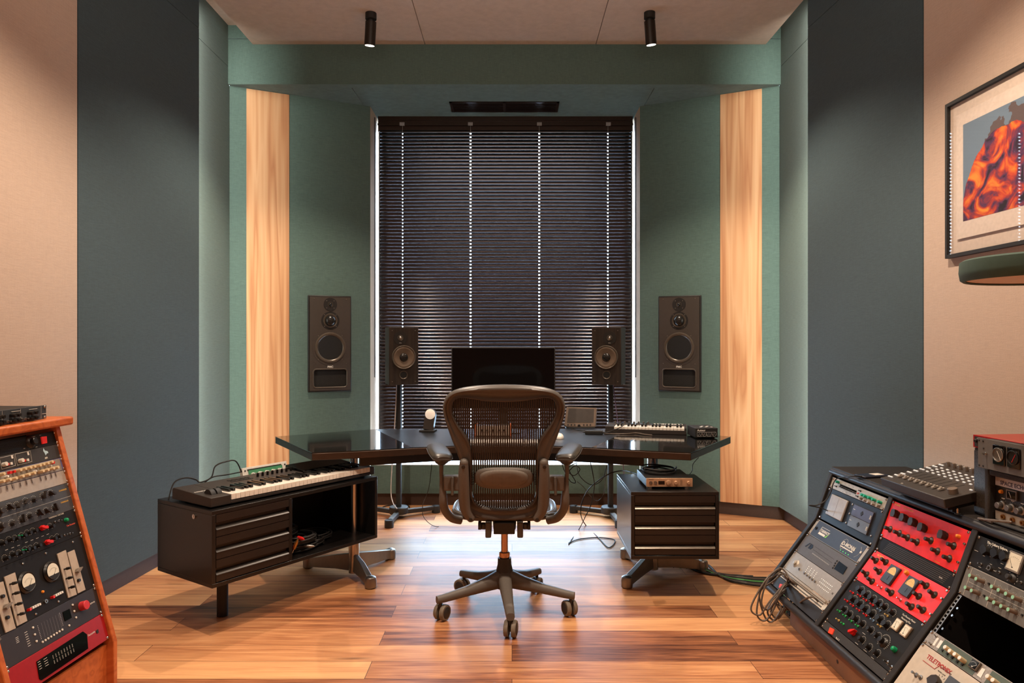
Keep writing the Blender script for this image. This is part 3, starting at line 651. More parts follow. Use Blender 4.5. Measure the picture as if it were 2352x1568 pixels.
t = thing('power_adapter', 'black cable adapter brick lying on the desk before the small monitor', 'adapter', onZ(1364, 997, DZ), -0.12)
MB().b2((-0.055, -0.018, 0.0005), (0.055, 0.02, 0.024)).obj('body', M_blackmat, t, bevel=0.004)
for s in (-1, 1): MB().cyl((s * 0.055, 0, 0.012), (s * 0.07, 0, 0.012), 0.006, 0.003).obj('strain_relief', M_blackmat, t)

pl, pr_ = onZ(1390, 993.5, DZ), onZ(1577, 999, DZ); dd = pr_ - pl
t = thing('mini_keyboard', 'small keyboard controller with white keys on the right wing of the desk', 'keyboard', pl, math.atan2(dd.y, dd.x))
Lk = dd.length
MB().b2((0, 0.0, 0.0005), (Lk, 0.20, 0.026)).b2((0, 0.12, 0.026), (Lk, 0.20, 0.045)).b2((0, 0, 0.026), (0.055, 0.12, 0.043)).b2((Lk - 0.012, 0, 0.026), (Lk, 0.12, 0.043)).obj('body', M_kb, t, bevel=0.002)
keybed(t, 20, 0.056, (Lk - 0.069) / 20, -0.001, 0.118, 0.0265, 0.0405, M_key, M_bkey)
km = MB().lathe([(0.007, 0), (0.006, 0.014)], 14).mesh('knob', M_brushed)
for i in range(8): inst(km, 'knob', t, (0.05 + i * 0.03, 0.165, 0.045))
b = MB()
for i in range(10): b.box((0.30 + i * 0.019, 0.165, 0.046), (0.015, 0.03, 0.003))
b.obj('pads', M_white, t)

c0 = onZ(1597, 1007, DZ)
t = thing('di_box', 'small black two channel box with silver knobs at the right tip of the desk', 'audio unit', c0, 0.04)
MB().b2((0, 0, 0.006), (0.136, 0.17, 0.062)).obj('case', M_blackmat, t, bevel=0.002)
b = MB()
for x in (0.02, 0.116):
    for y in (0.02, 0.15): b.cyl((x, y, 0.0005), (x, y, 0.006), 0.007, n=12)
b.obj('rubber_feet', M_blackmat, t)
b = MB()
for x0 in (0.012, 0.07):
    pts = [(x0, -0.0006, 0.014), (x0 + 0.05, -0.0006, 0.014), (x0 + 0.055, -0.0006, 0.020), (x0 + 0.055, -0.0006, 0.038), (x0, -0.0006, 0.038)]
    b.tube(pts, 0.0008, 4, closed=True)
    for k in range(6): b.box((x0 + 0.006 + 0.0065 * (k % 3) + (0.025 if k > 2 else 0), -0.0006, 0.02 + 0.008 * (k % 2)), (0.003, 0.0006, 0.003))
b.text('Auteur', 0.017, Matrix.Translation((0.012, -0.0005, 0.044)) @ RX90, bold=0.0004)
for k in range(7): b.box((0.05 + k * 0.011, 0.06 + (k % 3) * 0.02, 0.0624), (0.012, 0.016, 0.0006))
b.obj('lettering', M_white, t)
km = MB(RX90).lathe([(0.008, 0), (0.0075, 0.004), (0.006, 0.012)], 20).mesh('knob', M_brushed)
for x in (0.04, 0.098): inst(km, 'knob', t, (x, 0, 0.026))

# ================================================================== interface + coil on the right cabinet
t = thing('audio_interface', 'silver faced audio interface with two round knobs on the drawer cabinet', 'audio unit', (0.689, 3.69, 0.5525))
M_if = pm('champagne silver face', (196, 160, 128), 0.35, 0.5)
MB().b2((0, 0.003, 0.012), (0.238, 0.27, 0.054)).obj('case', pm('black case', (28, 25, 24), 0.4), t, bevel=0.002)
MB().b2((0, -0.004, 0.012), (0.238, 0.0029, 0.056)).obj('front_panel', M_if, t, bevel=0.001)
b = MB()
for x in (0.02, 0.21):
    for y in (0.012, 0.24): b.cyl((x, y, 0), (x, y, 0.012), 0.015, n=20)
b.obj('feet', M_brushed, t)
MB().b2((0.062, -0.0048, 0.024), (0.094, -0.0041, 0.042)).obj('display', M_screen, t)
for x in (0.023, 0.047):
    MB(Matrix.Translation((x, -0.004, 0.033)) @ RX90).lathe([(0.009, 0), (0.009, 0.003), (0.0055, 0.0035), (0.005, 0.001), (0.0001, 0.001)], 20, caps=False).obj('jack_socket', M_brushed, t)
for x, r in ((0.114, 0.0135), (0.151, 0.010), (0.216, 0.009)):
    MB(Matrix.Translation((x, -0.004, 0.034)) @ RX90).lathe([(r, 0), (r * 0.93, 0.010), (r * 0.8, 0.011)], 24).obj('knob', M_if, t)
b = MB()
for k in range(5): b.box((0.18, -0.0044, 0.022 + k * 0.006), (0.012, 0.0006, 0.001)); b.box((0.132, -0.0044, 0.022 + k * 0.006), (0.004, 0.0006, 0.001))
b.text('FIREFACE', 0.006, Matrix.Translation((0.012, -0.0043, 0.048)) @ RX90); b.obj('lettering', M_blackmat, t)
def coil(name, label, c, r, turns, wr, seed=0, group=None, mat=M_blackmat, sq=1.0, cat='cable', rz=0):
    rnd = random.Random(seed); pts = []
    n = 22 * turns
    for i in range(n + 1):
        a = 2 * math.pi * i / 22; k = 1 + 0.08 * math.sin(a * 0.37 + seed) + rnd.uniform(-0.015, 0.015); lay = (i // 22)
        pts.append((r * k * math.cos(a), r * sq * k * math.sin(a), wr + wr * 1.7 * (i / 22) * 0.9 + 0.003 * math.sin(a * 1.3 + seed)))
    o = MB().tube(pts, wr, 6).obj(name, mat, None, smooth=60); o.location = c; o.rotation_euler = (0, 0, rz)
    return tag(o, label, cat, group)
coil('cable_coil', 'coiled black cable lying on top of the silver audio interface', (0.79, 3.86, 0.6075), 0.085, 5, 0.0035, 3)
# cables in the open bay of the long cabinet
def bay(u, v, z): return MC @ Vector((u * 0.955, v * 0.955, z + (0.054 if z < 0.4 else 0.036)))
for i, (u, v, z, r, tn, lab) in enumerate([(0.60, 0.20, 0.192, 0.13, 6, 'black cable coil at the bottom of the open cabinet bay'), (0.56, 0.27, 0.252, 0.095, 6, 'smaller black cable coil lying on the bigger coil in the bay'), (0.78, 0.24, 0.192, 0.09, 4, 'black cable coil nearest the chrome column in the cabinet bay'), (0.57, 0.14, 0.236, 0.10, 5, 'black cable coil leaning at the front of the heap in the bay'), (0.68, 0.16, 0.192, 0.075, 5, 'tight black cable coil in the middle of the open cabinet bay')]):
    coil('cable_coil', lab, bay(u, v, z), r, tn, 0.0045, 11 + i, 'cable coils in the cabinet bay')
def plug(loc, rot, m, label):
    t = thing('cable_plug', label, 'plug', M=Matrix.Translation(loc) @ rot, group='plugs among the cables in the bay')
    MB().lathe([(0.007, 0), (0.009, 0.004), (0.009, 0.035), (0.006, 0.045), (0.003, 0.055)], 16).obj('barrel', m, t)
    MB().lathe([(0.0035, -0.025), (0.0035, -0.0005)], 12).obj('tip', M_chrome, t)
M_redp = pm('red plastic', (206, 34, 30), 0.4)
RY = Matrix.Rotation(math.pi / 2, 4, 'Y')
plug(bay(0.53, 0.06, 0.275), RY @ Matrix.Rotation(0.7, 4, 'X'), M_redp, 'red sleeved plug in the middle of the cable heap')
plug(bay(0.462, 0.05, 0.262), Matrix.Rotation(2.6, 4, 'X'), M_redp, 'red plug at the drawer side of the bay')
plug(bay(0.56, 0.05, 0.226), RY, M_brushed, 'steel plug lying in front of the cable heap')
plug(bay(0.48, 0.03, 0.232), Matrix.Rotation(0.4, 4, 'Y'), pm('brass plug', (180, 130, 70), 0.35, 0.9), 'brass plug leaning at the drawer side of the bay')

# ================================================================== loose cables under and behind the desk
def cable(label, pts, r=0.003, m=M_blackmat, group=None, k=8, cat='cable'):
    o = MB().tube(smoothpts(pts, k), r, 6).obj('cable', m, None, smooth=60); return tag(o, label, cat, group)
cable('thin black cable hanging in a loop from the desk left of the chair', [P(992, 1062, 4.6), P(985, 1120, 4.6), P(971, 1160, 4.8), P(975, 1190, 4.9), onZ(1005, 1209, 0.004), onZ(1045, 1190, 0.004), P(1075, 1130, 4.6), P(1080, 1075, 4.5)], 0.0022)
cable('white cable hanging down the left speaker stand', [P(911, 877, 5.3), P(909, 930, 5.28), P(905, 1000, 5.28), P(900, 1075, 5.3), P(898, 1130, 5.32), P(903, 1155, 5.3), P(912, 1168, 5.25)], 0.004, pm('white rubber', (190, 180, 176), 0.5))
cable('purple cable hanging beside the right stand pole', [P(1408, 877, 5.3), P(1414, 930, 5.25), P(1421, 985, 5.2), P(1432, 1075, 5.3), P(1436, 1130, 5.3), onZ(1430, 1180, 0.005)], 0.003, pm('purple rubber', (96, 70, 96), 0.5))
G_ = 'loose black cables under the right half of the desk'
cable('black cable crossing itself from the drawer cabinet down to the floor', [onZ(1480, 1097, 0.556), P(1462, 1088, 4.1), P(1430, 1081, 4.35), P(1395, 1090, 4.4), P(1355, 1120, 4.5), P(1338, 1150, 4.6), P(1334, 1180, 4.65), onZ(1345, 1205, 0.005), onZ(1375, 1235, 0.005), onZ(1398, 1257, 0.005), onZ(1412, 1240, 0.005), onZ(1375, 1234, 0.005), onZ(1330, 1238, 0.005), onZ(1306, 1247, 0.005)], 0.0035, group=G_)
cable('black cable falling from the desk beam to the floor right of the chair', [P(1356, 1062, 4.4), P(1362, 1090, 4.4), P(1365, 1120, 4.5), P(1357, 1160, 4.6), P(1345, 1185, 4.6), onZ(1330, 1215, 0.005), onZ(1312, 1240, 0.005), onZ(1306, 1250, 0.004)], 0.003, group=G_)
cable('black cable bundled in a knot under the desk beside the chair arm', [P(1290, 1062, 4.4), P(1300, 1085, 4.4), P(1320, 1070, 4.4), P(1332, 1078, 4.4), P(1318, 1092, 4.4), P(1298, 1080, 4.4), P(1310, 1105, 4.4), P(1322, 1106, 4.4), P(1306, 1075, 4.38), P(1326, 1062, 4.4)], 0.0028, group=G_)
cable('black cable with a low slack loop left of the right speaker stand', [P(1324, 1064, 4.5), P(1330, 1090, 4.5), P(1350, 1110, 4.5), P(1368, 1112, 4.5), P(1385, 1098, 4.5), P(1394, 1068, 4.5)], 0.0025, group=G_)
cable('black cable dropping to the baseboard below the window sill', [P(1394, 1070, 4.6), P(1390, 1110, 4.8), P(1386, 1135, 5.0), P(1372, 1150, 5.0), P(1358, 1140, 5.0), P(1340, 1118, 4.9), P(1326, 1106, 4.8)], 0.0022, group=G_)
cable('pair cable hanging from the desk behind the audio interface', [P(1605, 1050, 4.3), P(1592, 1065, 4.3), P(1590, 1080, 4.25), P(1583, 1090, 4.2)], 0.002)
cable('thin cable running from the small monitor over the desk', [P(1294, 975, 4.62), onZ(1312, 984, DZ + 0.004), onZ(1332, 988, DZ + 0.004), onZ(1345, 989, DZ + 0.006)], 0.0025)
cable('black cable running over the small keyboard to the adapter', [onZ(1383, 994, DZ + 0.01), onZ(1400, 991, DZ + 0.02), P(1425, 981, 4.52), P(1440, 972, 4.55), P(1455, 974, 4.6)], 0.003)
cable('bundle of thin plug cables lying on the right wing of the desk', [onZ(1387, 996, DZ + 0.005), onZ(1410, 996, DZ + 0.004), onZ(1440, 996, DZ + 0.004), onZ(1460, 994, DZ + 0.006), onZ(1480, 997, DZ + 0.006), onZ(1498, 999, DZ + 0.005)], 0.004, pm('grey brown rubber', (96, 84, 74), 0.5))
cable('black cable hanging in two arches behind the keyboard controller', [bay(0.02, 0.40, 0.53), bay(0.06, 0.42, 0.60), bay(0.12, 0.42, 0.615), bay(0.17, 0.41, 0.60), bay(0.19, 0.40, 0.585), bay(0.25, 0.40, 0.60), bay(0.28, 0.41, 0.65), bay(0.34, 0.41, 0.665), bay(0.40, 0.41, 0.66), bay(0.43, 0.40, 0.60)], 0.0035)
cable('black cable lying straight behind the keyboard controller', [bay(0.20, 0.405, 0.57), bay(0.26, 0.40, 0.60), bay(0.34, 0.40, 0.60), bay(0.43, 0.41, 0.60)], 0.003)
cable('black cable curving over the floor behind the left speaker stand', [onZ(868, 1170, 0.005), onZ(885, 1162, 0.005), onZ(905, 1160, 0.005), onZ(925, 1158, 0.005), onZ(940, 1163, 0.005), onZ(938, 1170, 0.005)], 0.004)

# ================================================================== chair (seen from behind)
CH = Vector((-0.0365, 3.5, 0))
chair = thing('office_chair', 'brown graphite mesh office chair with its back to the camera in front of the desk', 'chair', CH)
M_fr = pm('graphite brown plastic', (80, 74, 69), 0.38, 0, 0.05, 60)
M_fr2 = pm('brown textured plastic', (98, 91, 84), 0.55, 0, 0.06, 160, bump=0.1)
M_mesh = pm('woven dark mesh', (50, 42, 37), 0.6)
M_cush = pm('black leather pad', (58, 54, 50), 0.35, 0, 0.08, 90, bump=0.15)
M_copper = pm('copper tinted steel', (196, 158, 132), 0.25, 1.0, 0.05)
BP0 = Vector((0, 3.37, 0.48)); BN = Vector((0, -0.63, -0.17)).normalized()       # plane of the back rest, leaning to the camera
def cb(x, y, out=0.0):        # point of the chair detail view (2.528 px per px) to the back plane, wrapped forward at the sides
    p = hit(940 + x / 2.528, 860 + y / 2.528, BP0, BN); dx = (x - 550) / 360.0
    return p + Vector((0, 0.05 * dx * dx, 0)) + BN * out
pairs = [((550, 62), (550, 158)), ((450, 65), (450, 153)), ((370, 72), (375, 142)), ((300, 84), (318, 134)), ((245, 104), (278, 138)), ((207, 138), (254, 160)), ((190, 185), (244, 195)), ((195, 240), (252, 238)), ((214, 300), (280, 292)), ((242, 375), (315, 338)), ((268, 440), (342, 378)), ((290, 500), (356, 425)), ((302, 560), (362, 500)), ((303, 650), (362, 600)), ((308, 720), (364, 690)), ((328, 775), (382, 738)), ((375, 815), (420, 762)), ((450, 834), (480, 772)), ((550, 840), (550, 777))]
O = smoothpts([(*p[0], 0) for p in pairs], 5); I = smoothpts([(*p[1], 0) for p in pairs], 5)
OO = O + [Vector((1100 - p.x, p.y, 0)) for p in reversed(O[1:-1])]; II = I + [Vector((1100 - p.x, p.y, 0)) for p in reversed(I[1:-1])]
prof = [(0.0, -0.012), (0.0, 0.006), (0.06, 0.016), (0.16, 0.021), (0.30, 0.019), (0.40, 0.010), (0.55, 0.008), (0.78, 0.010), (0.88, 0.016), (0.96, 0.013), (1.0, 0.004), (1.0, -0.012)]
vs = []; fs = []; n = len(OO); m_ = len(prof)
for a, b in zip(OO, II):
    for t, h in prof: q = a.lerp(b, t); vs.append(cb(q.x, q.y, h))
for i in range(n):
    j = (i + 1) % n
    for k in range(m_): fs.append((i * m_ + k, i * m_ + (k + 1) % m_, j * m_ + (k + 1) % m_, j * m_ + k))
MB().add(vs, fs).obj('back_frame', M_fr, chair, world=True, smooth=50)
# the mesh: vertical bands with fine cross threads
mm = MB(); poly = [(p.x, p.y) for p in II]
def yr(x):
    ys = []
    for i in range(len(poly)):
        (x0, y0), (x1, y1) = poly[i - 1], poly[i]
        if (x0 - x) * (x1 - x) < 0: ys.append(y0 + (y1 - y0) * (x - x0) / (x1 - x0))
    return (min(ys) - 6, max(ys) + 6) if len(ys) >= 2 else None
x = 550 - 23.5 * 12.9
while x < 550 + 23.5 * 12.9:
    r = yr(x)
    if r:
        L0, L1 = r; k = 10; vs = []
        for i in range(k + 1):
            y = L0 + (L1 - L0) * i / k
            for dx, o in ((-4.6, -0.0005), (0, 0.0012), (4.6, -0.0005)): vs.append(cb(x + dx, y, o - 0.004))
        mm.add(vs, [(i * 3 + j, i * 3 + j + 1, (i + 1) * 3 + j + 1, (i + 1) * 3 + j) for i in range(k) for j in range(2)])
    x += 12.9
y = 150
while y < 775:
    xs_ = sorted(x0 + (x1 - x0) * (y - y0) / (y1 - y0) for (x0, y0), (x1, y1) in zip(poly, poly[1:] + poly[:1]) if (y0 - y) * (y1 - y) < 0)
    for a, b in zip(xs_[::2], xs_[1::2]):
        k = 14; vs = []
        for i in range(k + 1):
            xx = a + (b - a) * i / k; vs += [cb(xx, y - 0.7, -0.0052), cb(xx, y + 0.7, -0.0052)]
        mm.add(vs, [(2 * i, 2 * i + 1, 2 * i + 3, 2 * i + 2) for i in range(k)])
    y += 9.5
mm.obj('back_mesh', M_mesh, chair, world=True)
# lumbar pad
def lens(cx, cy, hw, hh, h0, h1, pw=2.6, n=48, squ=1.0):
    vs = []; fs = []; rings = [(1.0, h0), (0.97, h0 + (h1 - h0) * 0.5), (0.88, h0 + (h1 - h0) * 0.85), (0.65, h1), (0.0, h1)]
    for k, h in rings:
        for i in range(n):
            a = 2 * math.pi * i / n; c, s_ = math.cos(a), math.sin(a)
            vs.append(cb(cx + hw * k * math.copysign(abs(c) ** (2 / pw), c), cy + hh * k * math.copysign(abs(s_) ** (2 / pw), s_), h))
    for r in range(len(rings) - 1): fs += [(r * n + i, r * n + (i + 1) % n, (r + 1) * n + (i + 1) % n, (r + 1) * n + i) for i in range(n)]
    fs.append(tuple(range(n)))
    return MB().add(vs, fs)
M_pad = pm('ribbed taupe pad', (112, 102, 92), 0.65, 0, 0.1, 20)
nt = M_pad.node_tree; wv = nt.nodes.new('ShaderNodeTexWave'); wv.inputs['Scale'].default_value = 48; wv.bands_direction = 'X'
mr = [q for q in nt.nodes if q.type == 'MAP_RANGE'][0]; tc = [q for q in nt.nodes if q.type == 'TEX_COORD'][0]
nt.links.new(tc.outputs['Object'], wv.inputs[0]); nt.links.new(wv.outputs[0], mr.inputs[0]); mr.inputs[1].default_value = 0; mr.inputs[2].default_value = 1; mr.inputs[3].default_value = 0.6; mr.inputs[4].default_value = 1.15
lens(549, 600, 172, 62, 0.0, 0.016, 3.2).obj('lumbar_support', M_fr2, chair, world=True, smooth=60)
lens(549, 592, 142, 50, 0.0155, 0.03, 2.4).obj('lumbar_pad', M_pad, chair, world=True, smooth=60)
for s in (-1, 1):
    b = MB()
    for k in range(9): b.tube([cb(550 + s * 176, 558 + k * 9.5, 0.012), cb(550 + s * 192, 558 + k * 9.5, 0.012)], 0.0026, 6)
    b.obj('lumbar_clip', M_blackmat, chair, world=True)
    # side spine bracket with its pivots
    pts = smoothpts([cb(550 + s * 232, 505, 0.022), cb(550 + s * 234, 560, 0.026), cb(550 + s * 233, 640, 0.028), cb(550 + s * 230, 720, 0.028), cb(550 + s * 218, 780, 0.028), cb(550 + s * 192, 818, 0.026)], 5)
    rr = [0.0205 + 0.006 * math.sin(math.pi * i / (len(pts) - 1)) for i in range(len(pts))]
    b = MB().tube(pts, rr, 16); b.ball(pts[0], 0.0215, 16); b.ball(pts[-1], 0.0215, 16); b.obj('back_bracket', M_fr2, chair, world=True, smooth=60)
    for q in ((234, 516), (191, 818)):
        c = cb(550 + s * q[0], q[1], 0.040); e = cb(550 + s * q[0], q[1], 0.049)
        MB().cyl(c, e, 0.0088, n=24).cyl(e, cb(550 + s * q[0], q[1], 0.050), 0.004, n=8).obj('pivot_bolt', M_dark, chair, world=True)
    # arm pad
    a0 = Vector((CH.x + s * 0.275, 3.27, 0.775)); a1 = Vector((CH.x + s * 0.345, 3.56, 0.792)); d = (a1 - a0)
    secs = []
    for t, w_, h_ in ((0.0, 0.028, 0.010), (0.03, 0.040, 0.017), (0.12, 0.047, 0.022), (0.5, 0.050, 0.024), (0.88, 0.045, 0.022), (0.97, 0.036, 0.017), (1.0, 0.024, 0.010)): secs.append((a0 + d * t, w_, h_))
    sd = Vector((d.y, -d.x, 0)).normalized(); vs = []; fs = []; nn = 20
    for c, w_, h_ in secs:
        for i in range(nn):
            an = 2 * math.pi * i / nn; cc, ss = math.cos(an), math.sin(an)
            vs.append(c + sd * w_ * math.copysign(abs(cc) ** 0.75, cc) + Vector((0, 0, h_ * math.copysign(abs(ss) ** 0.75, ss))))
    for k in range(len(secs) - 1): fs += [(k * nn + i, k * nn + (i + 1) % nn, (k + 1) * nn + (i + 1) % nn, (k + 1) * nn + i) for i in range(nn)]
    fs += [tuple(range(nn)), tuple(range(len(secs) * nn - 1, (len(secs) - 1) * nn - 1, -1))]
    pad = MB().add(vs, fs).obj('arm_pad', M_cush, chair, world=True, smooth=60)
    seam = []
    for c, w_, h_ in secs: seam.append(c + sd * (w_ * 1.0) + Vector((0, 0, -0.004)))
    for c, w_, h_ in reversed(secs): seam.append(c - sd * (w_ * 1.0) + Vector((0, 0, -0.004)))
    MB().tube(smoothpts(seam, 3, True), 0.0016, 5, closed=True).obj('piping', M_fr, pad, world=True)
    b = MB(); c = a0 + d * 0.22
    b.lathe([(0.034, -0.018), (0.030, -0.030), (0.016, -0.040)], 20, Matrix.Translation(c)); b.obj('arm_cap', M_dark, chair, world=True)
    pst = smoothpts([c + Vector((0, 0, -0.035)), c + Vector((s * 0.001, 0, -0.075)), c + Vector((-s * 0.002, 0.0, -0.12)), c + Vector((-s * 0.006, 0.0, -0.17)), c + Vector((-s * 0.008, 0.01, -0.225)), c + Vector((-s * 0.018, 0.03, -0.265)), c + Vector((-s * 0.045, 0.05, -0.30)), c + Vector((-s * 0.085, 0.07, -0.315))], 5)
    rr = [0.010 + 0.010 * min(1, max(0, (i - 8) / 10)) for i in range(len(pst))]
    MB().tube(pst, rr, 14).obj('arm_post', M_fr2, chair, world=True, smooth=60)
    # bracket that joins post and back
    q0 = cb(550 + s * 252, 583, 0.02); q1 = cb(550 + s * 350, 665, 0.02)
    b = MB(); zc = (q0.z + q1.z) / 2; b.box(((q0.x + q1.x) / 2, 3.335, zc), (abs(q1.x - q0.x), 0.05, abs(q1.z - q0.z))); b.obj('arm_bracket', M_fr2, chair, world=True, bevel=0.008, seg=3)
    xx = cb(550 + s * 298, 620, 0).x
    MB().box((xx, 3.305, zc - 0.01), (0.013, 0.014, 0.085)).obj('arm_lever', M_fr, chair, world=True, bevel=0.004)
# seat: frame and woven surface in front of the back
b = MB(); ring = []
for i in range(40):
    a = 2 * math.pi * i / 40; c, s_ = math.cos(a), math.sin(a)
    ring.append(Vector((CH.x + 0.245 * math.copysign(abs(c) ** 0.6, c), 3.62 + 0.215 * math.copysign(abs(s_) ** 0.6, s_), 0.475 - (0.03 if s_ > 0.7 else 0))))
b.tube(ring, 0.017, 10, closed=True).obj('seat_frame', M_fr, chair, world=True)
b = MB(); cvs = [Vector((CH.x, 3.62, 0.462))] + ring
b.add(cvs, [(0, i + 1, (i + 1) % 40 + 1) for i in range(40)]).obj('seat_mesh', M_mesh, chair, world=True)
# tilt mechanism under the seat
zb = lambda y: EYE - (860 + y / 2.528 - CY) / F * 3.42
xb = lambda x: (940 + x / 2.528 - CX) / F * 3.42
b = MB().lathe([(0.045, 0.385), (0.055, 0.40), (0.058, 0.45), (0.05, 0.465)], 28, Matrix.Translation((CH.x, 3.5, 0)))
b.box((CH.x, 3.46, 0.43), (0.10, 0.16, 0.055)); b.obj('tilt_housing', M_dark, chair, world=True, bevel=0.004)
for s in (-1, 1):
    MB().box((CH.x + s * 0.075, 3.43, 0.425), (0.028, 0.12, 0.075)).box((CH.x + s * 0.10, 3.43, 0.43), (0.025, 0.03, 0.03)).obj('tilt_arm', M_fr, chair, world=True, bevel=0.006)
    MB().cyl((CH.x + s * 0.11, 3.42, 0.435), (CH.x + s * 0.124, 3.42, 0.435), 0.02, n=20).obj('tension_knob', M_dark, chair, world=True)
MB().cyl((CH.x + 0.13, 3.42, 0.47), (xb(805), 3.42, 0.478), 0.007, n=10).obj('lever_rod', M_dark, chair, world=True)
MB().box(((xb(805) + xb(880)) / 2, 3.42, 0.478), (0.062, 0.03, 0.036)).obj('lever_grip', M_fr, chair, world=True, bevel=0.011, seg=3)
MB().lathe([(0.0165, 0.27), (0.0165, 0.39)], 28, Matrix.Translation((CH.x, 3.5, 0))).obj('gas_cylinder', M_copper, chair, world=True)
MB().lathe([(0.024, 0.258), (0.026, 0.27), (0.026, 0.285), (0.022, 0.288)], 28, Matrix.Translation((CH.x, 3.5, 0))).obj('cylinder_collar', M_copper, chair, world=True)
MB().lathe([(0.045, 0.115), (0.045, 0.16), (0.042, 0.19), (0.034, 0.225), (0.032, 0.258)], 28, Matrix.Translation((CH.x, 3.5, 0))).obj('base_hub', M_dark, chair, world=True)
for k in range(5):
    a = math.radians(-85 + 72 * k); d = Vector((math.cos(a), math.sin(a), 0)); nn_ = Vector((-d.y, d.x, 0)); L = 0.325
    vs = []; st_ = [(0.02, 0.034, 0.115, 0.205), (0.10, 0.030, 0.108, 0.172), (0.2, 0.025, 0.098, 0.142), (L - 0.02, 0.021, 0.085, 0.122), (L + 0.018, 0.019, 0.082, 0.116)]
    for t, hw, z0, z1 in st_:
        for i in range(10):
            an = 2 * math.pi * i / 10; c, s_ = math.cos(an), math.sin(an)
            vs.append(CH + d * t + nn_ * hw * math.copysign(abs(c) ** 0.7, c) + Vector((0, 0, (z0 + z1) / 2 + (z1 - z0) / 2 * math.copysign(abs(s_) ** 0.7, s_))))
    fs = [(r * 10 + i, r * 10 + (i + 1) % 10, (r + 1) * 10 + (i + 1) % 10, (r + 1) * 10 + i) for r in range(4) for i in range(10)] + [tuple(range(10)), tuple(range(49, 39, -1))]
    MB().add(vs, fs).obj('base_leg', M_fr2, chair, world=True, smooth=60)
    cz = 0.0375; sw = math.radians((-12, 25, 160, 60, -30)[k]); w_ = Vector((math.cos(sw), math.sin(sw), 0)); off = Vector((-w_.y, w_.x, 0)) * 0.012
    c = CH + d * L + Vector((0, 0, cz)) + off
    cas = MB().cyl(CH + d * L + Vector((0, 0, 0.055)), CH + d * L + Vector((0, 0, 0.09)), 0.008).box(c + Vector((0, 0, 0.012)), (0.02, 0.02, 0.045), Matrix.Rotation(sw, 3, 'Z')).obj('caster', M_dark, chair, world=True)
    for s in (-1, 1):
        q0 = c + w_ * s * 0.008; q1 = c + w_ * s * 0.027
        Mx = Matrix.Translation(q0) @ (q1 - q0).to_track_quat('Z', 'Y').to_matrix().to_4x4()
        wm = MB(Mx).lathe([(0.0368, 0), (0.0375, 0.003), (0.0375, 0.014), (0.034, 0.019), (0.027, 0.0195)], 36)
        wm.obj('wheel', pm('grey rubber tyre', (122, 112, 98), 0.6), cas, world=True)
        MB(Mx).lathe([(0.0268, 0.0196), (0.024, 0.0215), (0.0001, 0.022)], 28, caps=False).obj('wheel_cap', M_dark, cas, world=True)

# ================================================================== rack units: a face plane with its own frame
class Frame:
    def __init__(s, p, ux, uy):
        ux = Vector(ux).normalized(); uy = Vector(uy); uy = (uy - ux * uy.dot(ux)).normalized(); n = ux.cross(uy)
        s.M = Matrix(((ux.x, uy.x, n.x, p[0]), (ux.y, uy.y, n.y, p[1]), (ux.z, uy.z, n.z, p[2]), (0, 0, 0, 1))); s.I = s.M.inverted(); s.n = n; s.p = Vector(p)
    def at(s, c, x, y, h=0.0):            # detail-view coordinates -> position on the plane raised by h
        px, py = c[0] + x / c[2], c[1] + y / c[2]
        q = s.I @ hit(px, py, s.p + s.n * h, s.n); return Vector((q.x, q.y))
KC = {}
def kmesh(kind, r, h, m):
    k = (kind, round(r, 4), round(h, 4), m.name)
    if k in KC: return KC[k]
    b = MB()
    if kind == 'plain': b.lathe([(r, 0), (r, h * 0.9), (r * 0.9, h)], 18)
    elif kind == 'skirt': b.lathe([(r * 1.9, 0), (r * 1.85, h * 0.06), (r * 1.15, h * 0.30), (r, h * 0.34), (r, h * 0.94), (r * 0.88, h)], 24)
    elif kind == 'bar':
        b.lathe([(r * 1.1, 0), (r * 1.05, h * 0.35)], 24)
        b.prism([(-r * 0.8, -r * 1.05), (r * 0.8, -r * 1.05), (r * 1.1, 0), (r * 0.75, r * 1.1), (0, r * 1.3), (-r * 0.75, r * 1.1), (-r * 1.1, 0)], h * 0.35, h)
    elif kind == 'chicken':
        b.lathe([(r, 0), (r * 0.95, h * 0.5)], 20); b.prism([(-r * 0.45, -r * 1.2), (r * 0.45, -r * 1.2), (r * 0.55, 0), (r * 0.14, r * 2.1), (-r * 0.14, r * 2.1), (-r * 0.55, 0)], h * 0.3, h)
    elif kind == 'cap': b.lathe([(r, 0), (r, h * 0.93), (r * 0.92, h)], 20)
    elif kind == 'toggle': b.lathe([(r, 0), (r, 0.003), (r * 0.5, 0.0035), (r * 0.42, h * 0.6), (r * 0.6, h)], 12)
    elif kind == 'lamp': b.lathe([(r, 0), (r * 0.95, h * 0.5), (r * 0.75, h * 0.85), (r * 0.3, h)], 20)
    elif kind == 'button': b.box((0, 0, h / 2), (r * 2, r * 2, h))
    elif kind == 'screw': b.lathe([(r, 0), (r * 0.95, h * 0.5), (r * 0.6, h)], 12)
    elif kind == 'socket': b.lathe([(r, 0), (r, h), (r * 0.55, h), (r * 0.5, 0.0005), (0.0001, 0.0005)], 20, caps=False)
    KC[k] = b.mesh(kind + '_knob', m, 40); return KC[k]
M_kblk = pm('knob black', (24, 21, 19), 0.35); M_kbrn = pm('knob brown black', (46, 38, 33), 0.4); M_cream = pm('cream plastic', (214, 190, 150), 0.45)
M_redk = pm('red lacquer knob', (214, 32, 28), 0.35); M_grn = pm('green lens', (20, 140, 90), 0.2); M_amb = pm('amber lens', (230, 140, 50), 0.2)
M_led = pm('white led', (240, 240, 230), 0.4, emis=(255, 250, 240), estr=0.6)
M_gold = pm('gold print', (226, 176, 70), 0.5); M_ink = pm('white print', (214, 208, 196), 0.6)
